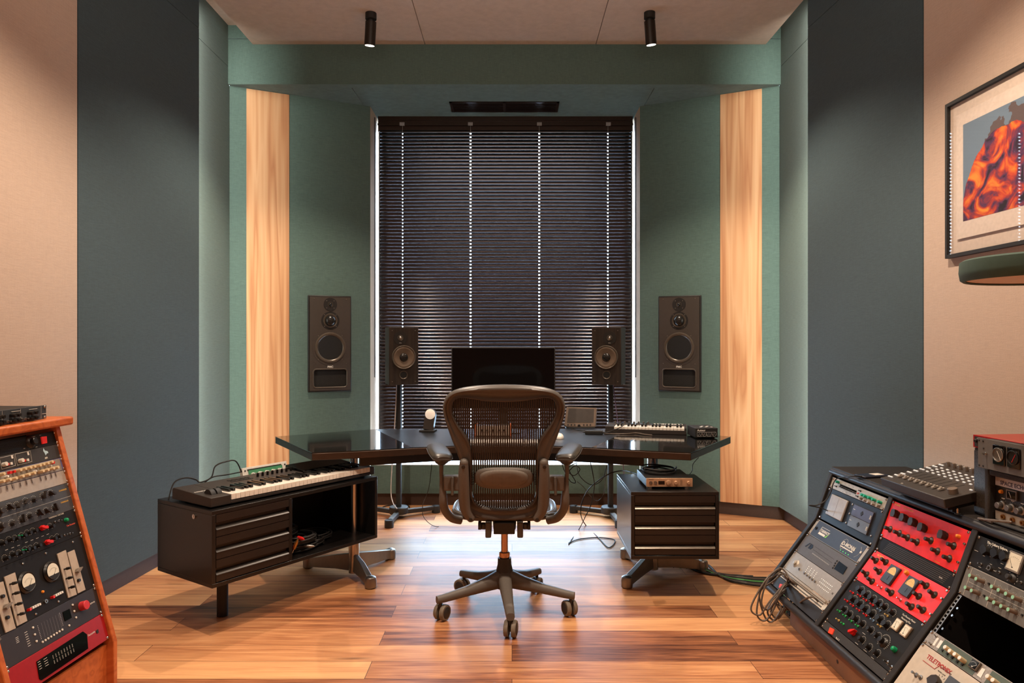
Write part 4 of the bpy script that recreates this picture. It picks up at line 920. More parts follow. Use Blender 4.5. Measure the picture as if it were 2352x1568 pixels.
class Unit:
    def __init__(s, fr, v0, v1, m, label, cat='rack unit', name='rack_unit', x0=0.0, x1=0.483, depth=0.05, group=None, ears=True):
        s.fr, s.v0, s.v1, s.x0, s.x1 = fr, v0, v1, x0, x1; s.h = v1 - v0
        s.t = thing(name, label, cat, M=fr.M @ Matrix.Translation((x0, v0, 0)), group=group); W = x1 - x0; s.W = W
        MB().b2((0, 0.0006, 0.0), (W, s.h - 0.0006, 0.004)).obj('face_panel', m, s.t, bevel=0.0006)
        if depth: MB().b2((0.018, 0.003, -depth), (W - 0.018, s.h - 0.003, -0.0003)).obj('chassis', M_blackmat, s.t)
        s.mk = MB(); s.mk2 = MB()
        if ears:
            sc = kmesh('screw', 0.0055, 0.004, M_chrome); nv = [0.0065, s.h - 0.0065] if s.h > 0.03 else [s.h / 2]
            for x in (0.009, W - 0.009):
                for y in nv: inst(sc, 'rack_screw', s.t, (x, y, 0.0042))
    def xy(s, c, x, y, h=0.0):
        q = s.fr.at(c, x, y, h); return q.x - s.x0, q.y - s.v0
    def knob(s, c, pts, kind='plain', r=0.007, h=0.02, m=None, name='knob', rot=None, ticks=0, tr=1.5, capm=None, up=None):
        me = kmesh(kind, r, h, m or M_kblk)
        for i, (x, y) in enumerate(pts):
            u, v = s.xy(c, x, y, h if up is None else up)
            u = min(max(u, r), s.W - r); v = min(max(v, r * 0.6), s.h - r * 0.6)
            o = inst(me, name, s.t, (u, v, 0.0041), (0, 0, rot if rot is not None else random.uniform(-2, 2)))
            if capm: inst(kmesh('cap', r * 0.85, 0.0008, capm), 'knob_cap', o, (0, 0, h))
            for k in range(ticks):
                a = math.radians(-130 + 260 * k / max(1, ticks - 1) + 90)
                R = Matrix.Rotation(a, 3, 'Z'); s.mk.box((u + r * tr * math.cos(a), v + r * tr * math.sin(a), 0.0043), (r * 0.35, r * 0.09 + 0.0003, 0.0004), R)
    def kl(s, pts, kind='plain', r=0.007, h=0.02, m=None, name='knob', rot=0.0, ticks=0, tr=1.5, capm=None):   # local coordinates
        me = kmesh(kind, r, h, m or M_kblk)
        for u, v in pts:
            o = inst(me, name, s.t, (u, v, 0.0041), (0, 0, rot))
            if capm: inst(kmesh('cap', r * 0.85, 0.0008, capm), 'knob_cap', o, (0, 0, h))
            for k in range(ticks):
                a = math.radians(-130 + 260 * k / max(1, ticks - 1) + 90)
                s.mk.box((u + r * tr * math.cos(a), v + r * tr * math.sin(a), 0.0043), (r * 0.35, r * 0.09 + 0.0003, 0.0004), Matrix.Rotation(a, 3, 'Z'))
    def quad(s, c, cs, name, m, z0=0.0041, z1=0.006, world=False):
        p = [s.xy(c, *q) for q in cs]
        return MB().prism(p, z0, z1).obj(name, m, s.t)
    def rect(s, a, b, name, m, z0=0.0041, z1=0.005, bevel=0): return MB().b2((a[0], a[1], z0), (b[0], b[1], z1)).obj(name, m, s.t, bevel=bevel)
    def text(s, t, x, y, size, m=None, ang=0.0, name='lettering', bold=0.0):
        MB().text(t, size, Matrix.Translation((x, y, 0.0044)) @ Matrix.Rotation(ang, 4, 'Z'), bold=bold).obj(name, m or M_ink, s.t)
    def textc(s, t, c, x, y, size, **k): u, v = s.xy(c, x, y); s.text(t, u, v, size, **k)
    def dashes(s, c, p0, p1, n, w_=0.004, hh=0.0012, z=0.0043, mb=None):
        a = Vector(s.xy(c, *p0)); b = Vector(s.xy(c, *p1))
        for i in range(n):
            q = a.lerp(b, i / max(1, n - 1)); (mb or s.mk).box((q.x, q.y, z), (w_, hh, 0.0004))
    def done(s, m=None):
        if s.mk.v: s.mk.obj('printed_markings', m or M_ink, s.t)
        return s.t
    def meter(s, u, v, w_, hh, face, ring=None, round_=False, dark=None, ang=0.5, bez=M_blackmat):
        if round_:
            m_ = MB(Matrix.Translation((u, v, 0.0041))).lathe([(w_ / 2 + 0.008, 0), (w_ / 2 + 0.008, 0.004), (w_ / 2 + 0.003, 0.011), (w_ / 2, 0.009)], 40).obj('meter', M_chrome if ring is None else ring, s.t)
            MB(Matrix.Translation((u, v, 0.0))).lathe([(w_ / 2 - 0.001, 0.0152), (0.0001, 0.0152)], 40, caps=False).obj('meter_face', face, m_)
            n = MB(Matrix.Translation((u, v, 0.0155)))
            a = [(w_ / 2 * 0.96 * math.cos(math.radians(t)), w_ / 2 * 0.96 * math.sin(math.radians(t))) for t in range(205, 336, 10)]
            n.prism(a, 0.0001, 0.0006); n.obj('meter_base', M_blackmat, m_)
        else:
            m_ = MB().b2((u - w_ / 2, v - hh / 2, 0.0041), (u + w_ / 2, v + hh / 2, 0.012)).obj('meter', bez, s.t, bevel=0.0015)
            MB().b2((u - w_ * 0.42, v - hh * 0.40, 0.0121), (u + w_ * 0.42, v + hh * 0.42, 0.0126)).obj('meter_face', face, m_)
        zz = 0.0165 if round_ else 0.0129
        n = MB(); L = hh * 0.5 if not round_ else w_ * 0.38
        cy = v - (hh * 0.28 if not round_ else w_ * 0.2)
        n.box((u + math.sin(-ang) * L / 2, cy + math.cos(ang) * L / 2, zz), (0.0009, L, 0.0003), Matrix.Rotation(ang, 3, 'Z'))
        for k in range(9):
            a = math.radians(140 - k * 12.5); n.box((u + L * 1.05 * math.cos(a), cy + L * 1.05 * math.sin(a), zz), (0.0006, 0.003, 0.0003), Matrix.Rotation(a - math.pi / 2, 3, 'Z'))
        n.box((u, cy, zz), (0.005, 0.003, 0.0006)); n.obj('meter_needle', dark or M_blackmat, m_); return m_
M_mface = pm('pale meter face', (216, 210, 190), 0.4); M_mcream = pm('amber meter face', (214, 178, 112), 0.4)

# ================================================================== left rack: orange wood housing
L1, L2, L3 = (0, 920, 7.127), (0, 1100, 6.535), (0, 1300, 5.85)
uxL = Vector((0.063, 1, 0)).normalized(); farL = Vector((-1.533, 2.73, 0.173))
FL = Frame(farL - uxL * 0.483, uxL, (-0.27, 0, 1))
vL = lambda px, py: FL.at((0, 0, 1), px, py).y
rk = thing('wooden_rack', 'orange wooden sloped equipment rack standing against the left wall', 'equipment rack', M=FL.M)
TL_ = vL(117, 984) ; VT = vL(120, 990)
vbot = -0.012
b = MB()
for x0, x1 in ((-0.024, -0.0015), (0.4845, 0.508)):
    b.b2((x0, -0.012, -0.30), (x1, VT + 0.018, 0.016))
rk_side = None
# side panels: sloped front edge above, upright foot below
def side_panel(x0, x1):
    I3 = FL.I
    pts = []
    for v, z in ((vbot, 0.016), (VT + 0.014, 0.016), (VT + 0.014, -0.26)): pts.append(FL.M @ Vector((0, v, z)))
    fr0 = pts[0]
    prof_ = [(fr0.x, 0.0), (fr0.x, fr0.z - 0.0), (pts[1].x, pts[1].z), (-1.98, pts[1].z), (-1.98, 0.0)]
    a = FL.M @ Vector((x0, 0, 0)); c = FL.M @ Vector((x1, 0, 0))
    dx0 = a.x - FL.M.translation.x; dx1 = c.x - FL.M.translation.x
    n = len(prof_); b = MB()
    b.add([(x + dx0, a.y, z) for x, z in prof_] + [(x + dx1, c.y, z) for x, z in prof_], [tuple(range(n)), tuple(range(2 * n - 1, n - 1, -1))] + [(i, n + i, n + (i + 1) % n, (i + 1) % n) for i in range(n)])
    return b
for x0, x1 in ((-0.024, -0.0015), (0.4845, 0.508)): side_panel(x0, x1).obj('side_panel', M_cherry, rk, world=True, bevel=0.003)
# kick board under the units and top cap
p0 = FL.M @ Vector((0, vbot, -0.012)); p1 = FL.M @ Vector((0.483, vbot, -0.012))
b = MB(); n4 = Vector((-0.02, 0, 0))
b.add([(p0.x, p0.y, 0.0), (p1.x, p1.y, 0.0), (p1.x, p1.y, p1.z), (p0.x, p0.y, p0.z), (p0.x - 0.02, p0.y, 0.0), (p1.x - 0.02, p1.y, 0.0), (p1.x - 0.02, p1.y, p1.z), (p0.x - 0.02, p0.y, p0.z)], [(0, 1, 2, 3), (7, 6, 5, 4), (0, 4, 5, 1), (1, 5, 6, 2), (2, 6, 7, 3), (3, 7, 4, 0)])
b.obj('kick_board', M_cherry, rk, world=True)
zt = (FL.M @ Vector((0, VT + 0.014, 0.016))).z
tp = FL.M @ Vector((0, VT + 0.014, 0.016)); tq = FL.M @ Vector((0.483, VT + 0.014, 0.016))
capf = tq.x + 0.03
MB().prism([(tp.x + 0.03 - 0.003, tp.y - 0.045), (capf, tq.y + 0.055), (-1.99, tq.y + 0.055), (-1.99, tp.y - 0.045)], zt + 0.0005, zt + 0.033).obj('top_board', M_cherry, rk, world=True, bevel=0.008, seg=3)
MB().b2((-0.0015, -0.012, -0.25), (0.4845, VT + 0.012, -0.10)).obj('inner_box', M_blackmat, rk)

rows = [vL(241, 1471), vL(225.6, 1412), vL(204, 1353), vL(171.4, 1233), vL(153, 1174), vL(138.5, 1113), vL(132, 1083), vL(125, 1054), vL(122, 1021.7), vL(115, 991)]
GL = None
M_r1 = pm('deep red anodised face', (170, 30, 34), 0.32, 0.3)
u = Unit(FL, rows[0], rows[1], M_r1, 'deep red interface with black display window, lowest unit in the orange wooden rack')
u.quad(L3, [(470, 1285), (1095, 880), (1150, 920), (1165, 1110), (540, 1535), (510, 1520)], 'display_window', M_screen)
b = MB()
a0, a1 = Vector(u.xy(L3, 690, 1220)), Vector(u.xy(L3, 950, 1065))
for i in range(8):
    q = a0.lerp(a1, i / 7)
    for k in range(5):
        b.box((q.x, q.y + 0.004 - k * 0.0026, 0.0063), (0.0035, 0.0007, 0.0003)); b.box((q.x, q.y - 0.013 - k * 0.0026, 0.0063), (0.0035, 0.0007, 0.0003))
for k in range(4): 
    q = u.xy(L3, 500 + k * 8, 1290 + k * 30); b.box((*q, 0.0063), (0.012, 0.0012, 0.0003))
    q = u.xy(L3, 585 + k * 8, 1245 + k * 30); b.box((*q, 0.0063), (0.016, 0.0012, 0.0003))
b.obj('printed_markings', M_ink, u.t)
q = u.xy(L3, 1170, 950); u.text('Focusrite', q[0], q[1], 0.011)
u.quad(L3, [(1270, 870), (1300, 850), (1310, 895), (1285, 910)], 'power_switch', M_blackmat); u.done()
M_g1 = pm('brown black face', (42, 35, 32), 0.45)
u = Unit(FL, rows[1], rows[2], M_g1, 'black unit with one big red round knob, above the deep red interface')
u.knob(L3, [(1155, 520)], 'cap', 0.0165, 0.022, pm('matt red knob', (196, 44, 48), 0.5), ticks=0)
u.quad(L3, [(825, 620), (915, 575), (945, 695), (855, 745)], 'display', M_screen)
u.knob(L3, [(435, 825), (460, 918), (483, 1008), (968, 520), (990, 605), (1015, 690), (922, 797)] + [(565 + i * 37.7, 1018 - i * 23.5) for i in range(8)], 'plain', 0.0036, 0.003, M_ink, 'button')
for i in range(7):
    u.dashes(L3, (540 + i * 38, 770 - i * 20), (590 + i * 38, 950 - i * 20), 14, 0.0006, 0.001)
u.dashes(L3, (490, 805), (540, 975), 9, 0.003, 0.0015); u.dashes(L3, (785, 635), (830, 795), 9, 0.003, 0.0015)
u.dashes(L3, (330, 890), (380, 1070), 7, 0.012, 0.0016); u.dashes(L3, (210, 960), (225, 1025), 4, 0.012, 0.0014)
q = u.xy(L3, 1200, 520); u.text('BMP-08', q[0], q[1], 0.008); u.done()
M_f1 = pm('black crackle face', (24, 21, 19), 0.55, spec=0.25)
u = Unit(FL, rows[2], rows[3], M_f1, 'tall black unit with two round meters and beige lever strips in the orange wooden rack')
M_strip = pm('aged ivory strip', (176, 160, 142), 0.5)
L3y = lambda x, y: (x * 5.85 / 6.535, (y / 6.535 + 1100 - 1300) * 5.85)
for cs in ([(30, 150), (175, 90), (340, 740), (205, 810)], [L3y(830, 1130), L3y(960, 1070), (1008, 385), (895, 430)], [L3y(985, 1110), L3y(1090, 1065), (1125, 320), (1025, 370)], [(-140, 260), (15, 210), (185, 840), (50, 900)]):
    u.quad(L3, cs, 'lever_strip', M_strip, 0.0041, 0.0075)
for cx, cy in ((360, 215), (690, 72)):
    q = u.xy(L3, cx, cy, 0.008); u.meter(q[0], q[1], 0.058, 0.058, M_mface, M_kblk, True, ang=-0.7)
lv = MB().lathe([(0.003, 0), (0.003, 0.008), (0.0055, 0.010), (0.0045, 0.024), (0.003, 0.025)], 12).mesh('lever', M_kblk)
for x, y in ((180, 230), (215, 362), (250, 505), (285, 640), (905, 30), (930, 157), (965, 280)):
    a = u.xy(L3, x, y, 0.02); inst(lv, 'lever', u.t, (a[0], a[1], 0.0076))
u.knob(L3, [(30, 405), (95, 690), (1055, 190)], 'plain', 0.006, 0.012, M_kblk, up=0.01)
u.knob(L3, [(85, 545), (1045, 60)], 'chicken', 0.009, 0.018, pm('grey lever', (120, 108, 96), 0.5), 'pointer_knob', rot=-1.2, up=0.012)
u.knob(L3, [(385, 585), (700, 418)], 'button', 0.004, 0.012, M_redk, 'red_key', rot=0, up=0.008)
u.knob(L3, [(430 + i * 30, 560 - i * 15) for i in range(4)] + [(740 + i * 27, 395 - i * 14) for i in range(4)], 'button', 0.0035, 0.010, M_white, 'white_key', rot=0, up=0.008)
u.knob(L3, [(600, 475)], 'socket', 0.007, 0.006, M_chrome, 'jack_socket', up=0.003); u.knob(L3, [(565, 345)], 'lamp', 0.005, 0.006, M_amb, 'pilot_lamp', up=0.003)
u.knob(L3, [(470, 645), (775, 475), L3y(330, 1270), L3y(675, 1115), L3y(1080, 945)], 'screw', 0.0045, 0.004, M_chrome, 'panel_screw', up=0.002)
u.done()
u = Unit(FL, rows[3], rows[4], M_f1, 'black unit with two red pointer knobs, green jewel lamp and two rows of knobs')
RY1 = [(80, 950), (190, 900), (280, 880), (380, 840), (460, 800), (545, 770), (800, 700)]; RY2 = [(130, 1175), (240, 1120), (340, 1100), (430, 1050), (510, 1030), (600, 990), (835, 885), (910, 855)]
u.knob(L2, RY1 + RY2, 'plain', 0.0065, 0.018, M_kblk, ticks=11, tr=1.9)
u.knob(L2, [(680, 720), (755, 935)], 'chicken', 0.0095, 0.018, M_redk, 'red_pointer_knob', rot=1.3)
u.knob(L2, [(320, 845), (380, 1060)], 'toggle', 0.004, 0.014, M_grn, 'green_toggle'); u.knob(L2, [(855, 635), (915, 615), (1000, 830), (1080, 810)], 'toggle', 0.004, 0.014, M_chrome, 'toggle_switch')
u.knob(L2, [(1012, 608)], 'lamp', 0.008, 0.012, M_grn, 'green_lamp')
q = u.xy(L2, 715, 605); u.text('THERMIONIC CULTURE', q[0], q[1], 0.0075)
q = u.xy(L2, 985, 730); u.text('The Rooster', q[0], q[1] + 0.002, 0.0095, m=pm('coral print', (220, 90, 70), 0.6))
u.dashes(L2, (80, 1065), (260, 1000), 3, 0.012); u.dashes(L2, (380, 950), (700, 830), 5, 0.012); u.done()
M_d1 = pm('charcoal blue face', (62, 62, 64), 0.5)
u = Unit(FL, rows[4], rows[5], M_d1, 'dark grey double unit with rows of brown pointer knobs, below the beige plate')
u.knob(L2, [(190, 410), (300, 385), (430, 325), (550, 300), (690, 245), (805, 205), (230, 655), (370, 600), (490, 545), (630, 500), (740, 470), (860, 425)], 'chicken', 0.0085, 0.016, M_kbrn, 'pointer_knob', ticks=11, tr=1.7)
u.knob(L2, [(40, 470), (60, 690)], 'skirt', 0.010, 0.02, M_kbrn)
u.mk.box((u.W / 2, u.h / 2, 0.0042), (u.W, 0.0008, 0.0003))
for y in (195, 380): q = u.xy(L2, 870, y); u.text('CHANDLER LIMITED' if 0 else 'CHANDLER', q[0] if y < 300 else q[0] + 0.01, q[1], 0.008, m=M_gold)
u.done(M_ink)
M_c2 = pm('grey beige plate', (172, 160, 148), 0.45, 0.2)
u = Unit(FL, rows[5], rows[6], M_c2, 'plain grey beige slotted plate between the cream knobs and the dark grey unit', 'rack panel')
for x, y in ((95, 1425), (180, 1405), (315, 1375), (415, 1345), (505, 1322), (650, 1285), (735, 1262), (825, 1232), (895, 1212)):
    q = u.xy(L1, x, y); u.mk.box((q[0], q[1], 0.0042), (0.0045, 0.014, 0.0003))
u.done(pm('slot shadow brown', (104, 92, 82), 0.7))  # slots are flat marks, their inner shade painted in this brown
u = Unit(FL, rows[6], rows[7], pm('violet blue face', (92, 96, 140), 0.45), 'blue unit with two rows of cream knobs in the orange wooden rack')
u.rect((0.02, 0.002), (0.465, u.h - 0.002), 'centre_plate', pm('light steel plate', (160, 150, 138), 0.35, 0.4), 0.0041, 0.0046)
row1 = [(60, 1195), (330, 1132), (410, 1112), (495, 1092), (560, 1075), (650, 1055), (710, 1038), (780, 1020), (850, 1000)]; row2 = [(55, 1312), (160, 1288), (260, 1268), (370, 1235), (470, 1208), (560, 1182), (700, 1150), (780, 1130), (870, 1105), (945, 1090)]
u.knob(L1, row1 + row2, 'cap', 0.0058, 0.021, M_cream, 'cream_knob')
u.knob(L1, [(230, 1160), (165, 1175), (872, 1010)], 'button', 0.0042, 0.012, M_redk, 'red_button'); u.knob(L1, [(120, 1238), (582, 1150), (832, 1068)], 'plain', 0.0042, 0.012, M_white, 'white_button'); u.done()
u = Unit(FL, rows[7], rows[8], pm('matt charcoal face', (50, 46, 44), 0.5), 'charcoal unit with two small framed modules and a pale blue emblem')
for x0, x1, dy in ((245, 505, 0), (-10, 235, 65)):
    p = [u.xy(L1, x0 - 20, 880 + dy), u.xy(L1, x1 - 30, 825 + dy), u.xy(L1, x1, 1000 + dy), u.xy(L1, x0 + 20, 1060 + dy)]
    MB().tube([(a, b_, 0.0045) for a, b_ in p], 0.0008, 5, closed=True).obj('module_frame', M_ink, u.t)
u.knob(L1, [(330, 985), (60, 1045)], 'cap', 0.0075, 0.014, M_ink, 'gain_knob', up=0.006); u.knob(L1, [(385, 985), (112, 1045)], 'button', 0.004, 0.006, M_redk, 'red_button', rot=0, up=0.004)
u.knob(L1, [(440, 972), (170, 1030)], 'button', 0.0045, 0.005, M_ink, 'button', rot=0, up=0.004)
for x, y, tt in ((430, 880, '4'), (165, 935, '3')): q = u.xy(L1, x, y); u.rect((q[0], q[1] - 0.004), (q[0] + 0.008, q[1] + 0.008), 'number_plate', M_ink); 
MB().prism([u.xy(L1, *p) for p in ((690, 780), (715, 820), (760, 830), (772, 860), (745, 870), (728, 902), (710, 860), (688, 830))], 0.0041, 0.005).obj('emblem', pm('pale blue emblem', (170, 196, 206), 0.5), u.t)
q = u.xy(L1, 720, 960); u.text('API', q[0], q[1], 0.010, bold=0.0003); u.done()
u = Unit(FL, rows[8], rows[9], M_f1, 'black unit with large round knob and red rocker, topmost in the orange wooden rack')
u.knob(L1, [(575, 655)], 'skirt', 0.0125, 0.022, M_kblk)
u.quad(L1, [(645, 600), (730, 590), (738, 700), (665, 715)], 'rocker_switch', pm('glowing red rocker', (226, 40, 36), 0.4, emis=(255, 50, 40), estr=0.25), 0.0041, 0.009)
for i in range(26): q = u.xy(L1, 340 - i * 14, 720 + i * 2.6); u.mk2.box((q[0], q[1] + 0.002, 0.0043), (0.0011, 0.022, 0.0006))
u.mk2.obj('vent_slots', M_dark, u.t); u.dashes(L1, (640, 568), (660, 562), 1, 0.010); u.dashes(L1, (540, 590), (545, 590), 1, 0.012); u.dashes(L1, (380, 785), (580, 760), 2, 0.008); u.done()
# unit lying on top of the rack
qf = P(104, 935, 2.68); zb_ = zt + 0.0335
FT = Frame((P(104, 970, 2.70).x - 0.03, 2.70 - 0.483, zb_), (0.063, 1, 0), (0, 0, 1))
cT = lambda x, y: FT.at(L1, x, y)
u = Unit(FT, 0.0005, 0.052, pm('slate blue face', (58, 64, 70), 0.45), 'slate blue unit with paired black knobs lying on top of the orange rack', depth=0.22)
u.knob(L1, [(530, 200), (600, 190), (530, 290), (600, 275), (245, 240), (320, 230), (245, 330), (320, 318), (0, 270), (60, 262), (10, 365), (70, 350)], 'plain', 0.0065, 0.02, M_kblk, ticks=0)
u.knob(L1, [(350, 298), (420, 290), (60, 345), (130, 335)], 'toggle', 0.005, 0.014, M_brushed, 'toggle_switch', up=0.006)
for p0, p1 in (((165, 180), (310, 165)), ((455, 145), (590, 128)), ((670, 215), (735, 208))):
    a, b_ = u.xy(L1, *p0), u.xy(L1, *p1); u.mk.tube([(a[0], a[1], 0.0045), (b_[0], b_[1], 0.0045)], 0.0011, 4)
for x in (18, 320, 655): a = u.xy(L1, x, 180); u.mk.box((a[0], u.h / 2, 0.0043), (0.0008, u.h * 0.9, 0.0003))
u.done()

# ================================================================== right rack: black three bay console
R1, R2, R3, R4, R5, R6, R7 = (1730, 1070, 7.127), (1720, 1240, 7.129), (1990, 1140, 7.465), (1930, 1260, 8.252), (1880, 1330, 6.589), (2150, 1220, 7.842), (2060, 1400, 8.055)
KX, KZ = 1.509, 0.449
def kp(y): return Vector((KX + 0.03 * (2.98 - y), y, KZ))
UX = Vector((0.03, -1, 0)).normalized()
SU, SLw = 0.36, 0.735
bays = [3.492, 2.972, 2.452]
FU = [Frame(kp(y), UX, (SU, 0, 1)) for y in bays]; FD = [Frame(kp(y), UX, (SLw, 0, 1)) for y in bays]
ZTOP = 0.685
VU = 0.214                      # length of the upper slope below the top rail
VDn = -0.405                    # lower slope length
con = thing('rack_console', 'low black three bay rack console full of audio units along the right wall', 'equipment rack', (1.6, 2.7, 0))
def prof_(y, out=0.0):
    k = kp(y); a = FU[0].M.to_3x3() @ Vector((0, 1, 0)); n = FU[0].n; a2 = FD[0].M.to_3x3() @ Vector((0, 1, 0)); n2 = FD[0].n
    top = k + a * (VU + 0.004) + n * out; kn_ = k + n * out; lo = k + a2 * VDn + n2 * out
    return top, kn_, lo
def slab(y0, y1, out, name, m):
    vs = []
    for y in (y0, y1):
        t_, k_, l_ = prof_(y, out)
        vs += [(l_.x, y, l_.z), (k_.x, y, k_.z), (t_.x, y, t_.z), (t_.x + 0.018, y, ZTOP), (1.93, y, ZTOP), (1.93, y, 0.098), (l_.x + 0.01, y, 0.098)]
    n = 7
    MB().add(vs, [tuple(range(n)), tuple(range(2 * n - 1, n - 1, -1))] + [(i, n + i, n + (i + 1) % n, (i + 1) % n) for i in range(n)]).obj(name, m, con, world=True, bevel=0.003)
M_con = pm('black textured laminate', (40, 36, 34), 0.55, 0, 0.12, 120, bump=0.1, spec=0.3)
slab(3.497, 3.525, 0.014, 'end_panel', M_con); slab(2.976, 3.005, 0.010, 'divider', M_con); slab(2.456, 2.485, 0.010, 'divider', M_con); slab(1.94, 1.965, 0.014, 'end_panel', M_con)
# top board with a rounded front rail
t0, _, _ = prof_(3.5, 0.0); t1, _, _ = prof_(1.94, 0.0)
MB().prism([(t0.x + 0.0, 3.526), (1.935, 3.526), (1.935, 1.94), (t1.x + 0.0, 1.94)], ZTOP, ZTOP + 0.012).obj('top_board', M_con, con, world=True, bevel=0.004)
MB().tube([(t0.x + 0.006, 3.526, ZTOP - 0.012), (t1.x + 0.006, 1.94, ZTOP - 0.008)], 0.0175, 16).obj('front_rail', pm('soft black edge', (44, 43, 46), 0.42, spec=0.35), con, world=True, smooth=60)
_, _, l0 = prof_(3.5, 0.0); _, _, l1 = prof_(1.94, 0.0)
MB().tube([(l0.x - 0.004, 3.526, l0.z - 0.008), (l1.x - 0.004, 1.94, l1.z - 0.008)], 0.017, 14).obj('lower_rail', pm('soft black edge', (44, 43, 46), 0.42, spec=0.35), con, world=True, smooth=60)
MB().b2((1.50, 1.97, 0.12), (1.93, 3.49, 0.13)).b2((1.92, 1.97, 0.13), (1.93, 3.49, ZTOP - 0.001)).obj('inner_back', M_blackmat, con, world=True)
MB().b2((1.287, 1.95, 0.0), (1.90, 3.325, 0.0975)).obj('plinth', pm('brown plinth board', (122, 84, 52), 0.5, 0, 0.1, 12), con, world=True, bevel=0.002)
MB().cyl((1.2868, 2.84, 0.045), (1.2862, 2.84, 0.045), 0.008).obj('plinth_hole', M_blackmat, con, world=True)
# perforated rails in the open part of the third bay
for x0 in (0.0, 0.465):
    fr = FD[2]; b = MB(fr.M).b2((x0, -0.30, -0.004), (x0 + 0.004, -0.001, 0.0)).b2((x0 + 0.014, -0.30, -0.004), (x0 + 0.018, -0.001, 0.0))
    k = 0
    while k < 20: b.b2 if 0 else b.box((x0 + 0.009, -0.004 - k * 0.0152, -0.002), (0.010, 0.006, 0.004)); k += 1
    b.obj('mounting_rail', M_brushed, con, world=True)
for v in (-0.045, -0.075, -0.13): MB(FD[2].M).cyl((0.028, v, -0.01), (0.028, v, -0.003), 0.0045, n=12).obj('cage_nut', M_chrome, con, world=True)
fv = lambda fr, c, *pts: sum(fr.at(c, x, y).y for x, y in pts) / len(pts)

# ---- bay one, upper slope
f = FU[0]
vA = VU; vB = fv(f, R1, (2165, 735), (1290, 368)); vC = 0.004
M_silv = pm('pale silver face', (176, 166, 152), 0.38, 0.3); M_turq = pm('turquoise green knob', (24, 158, 122), 0.35)
u = Unit(f, vB, vA, M_silv, 'pale silver unit with five bright green knobs, top left of the black console')
b = [(1775, 470), (1820, 490), (1890, 515), (1955, 545), (2050, 585)]
u.knob(R1, b, 'cap', 0.0068, 0.018, M_turq, 'green_knob', ticks=0); u.knob(R1, [(1750, 525), (1815, 555), (1880, 588), (1950, 615), (2030, 650)], 'cap', 0.0062, 0.014, pm('grey knob', (150, 142, 132), 0.5), 'grey_knob')
u.knob(R1, [(1365, 255)], 'cap', 0.0065, 0.016, M_turq, 'green_knob'); u.quad(R1, [(1445, 298), (1710, 410), (1690, 468), (1425, 350)], 'meter_window', M_screen)
a0, a1 = Vector(u.xy(R1, 1450, 335)), Vector(u.xy(R1, 1690, 440))
for k in range(12): q = a0.lerp(a1, k / 11); u.mk2.box((q.x, q.y, 0.0063), (0.006, 0.001, 0.0003)); u.mk2.box((q.x, q.y - 0.006, 0.0063), (0.006, 0.001, 0.0003))
u.mk2.obj('printed_markings', M_ink, u.t)
u.knob(R1, [(1340, 325), (1735, 400), (1690, 490)], 'toggle', 0.004, 0.012, M_blackmat, 'toggle_switch'); u.knob(R1, [(1720, 448)], 'button', 0.003, 0.004, M_redk, 'red_button', rot=0)
u.dashes(R1, (1520, 300), (1650, 350), 3, 0.012); u.dashes(R1, (1480, 420), (1600, 470), 3, 0.012); u.done(M_blackmat)
u = Unit(f, vC, vB - 0.001, pm('blue black frame', (26, 27, 31), 0.5, spec=0.3), 'blue black frame holding a grey square module and two small diamond modules', 'rack frame')
pq = [u.xy(R1, *p) for p in ((1330, 465), (1590, 590), (1470, 925), (1220, 790))]
x0 = sum(p[0] for p in (pq[0], pq[3])) / 2; x1 = (pq[1][0] + pq[2][0]) / 2; y0 = (pq[2][1] + pq[3][1]) / 2; y1 = (pq[0][1] + pq[1][1]) / 2
u.rect((x0 - 0.004, y0 - 0.004), (x1 + 0.004, y1 + 0.004), 'recess', M_blackmat, 0.0041, 0.0045)
u.rect((x0, y0), (x1, y1), 'grey_module', pm('light grey lid', (158, 152, 146), 0.4), 0.0046, 0.014, bevel=0.003)
u.rect(((x0 + x1) / 2 + 0.002, y0 + 0.004), ((x0 + x1) / 2 + 0.003, y1 - 0.004), 'seam', M_dark, 0.0141, 0.0143); u.text('-', x0 + 0.03, y0 + 0.012, 0.02, m=M_blackmat)
rq = [u.xy(R1, *p) for p in ((1690, 625), (2000, 775), (1890, 1135), (1565, 990))]
X0 = (rq[0][0] + rq[3][0]) / 2; X1 = (rq[1][0] + rq[2][0]) / 2; Y0 = (rq[2][1] + rq[3][1]) / 2; Y1 = (rq[0][1] + rq[1][1]) / 2
u.rect((X0 - 0.006, Y0 - 0.004), (X1 + 0.004, Y1 + 0.006), 'recess', M_blackmat, 0.0041, 0.0045)
for k, mt in ((0, pm('pewter module', (98, 88, 80), 0.35, 0.5)), (1, pm('violet pewter module', (84, 76, 86), 0.35, 0.5))):
    ya = Y0 + (Y1 - Y0) * k / 2; yb = Y0 + (Y1 - Y0) * (k + 1) / 2 - 0.001
    md = u.rect((X0, ya), (X1, yb), 'diamond_module', mt, 0.0046, 0.010, bevel=0.001)
    cx, cy = (X0 + X1) / 2, (ya + yb) / 2
    MB().prism([(cx - 0.011, cy), (cx, cy + 0.011), (cx + 0.011, cy), (cx, cy - 0.011)], 0.0101, 0.0115).obj('diamond', M_blackmat, md)
    b = MB(); b.box((X0 + 0.014, cy + 0.004, 0.0103), (0.016, 0.0022, 0.0004)); 
    for i in range(3):
        for j in range(2): b.box((X1 - 0.014 + j * 0.006, cy - 0.006 + i * 0.006, 0.0106), (0.004, 0.004, 0.001))
    b.obj('module_marks', M_ink, md)
u.knob(R1, [(1630, 630), (1580, 780), (1522, 930), (1930, 1145)], 'screw', 0.005, 0.003, M_brushed, 'panel_screw'); u.done()

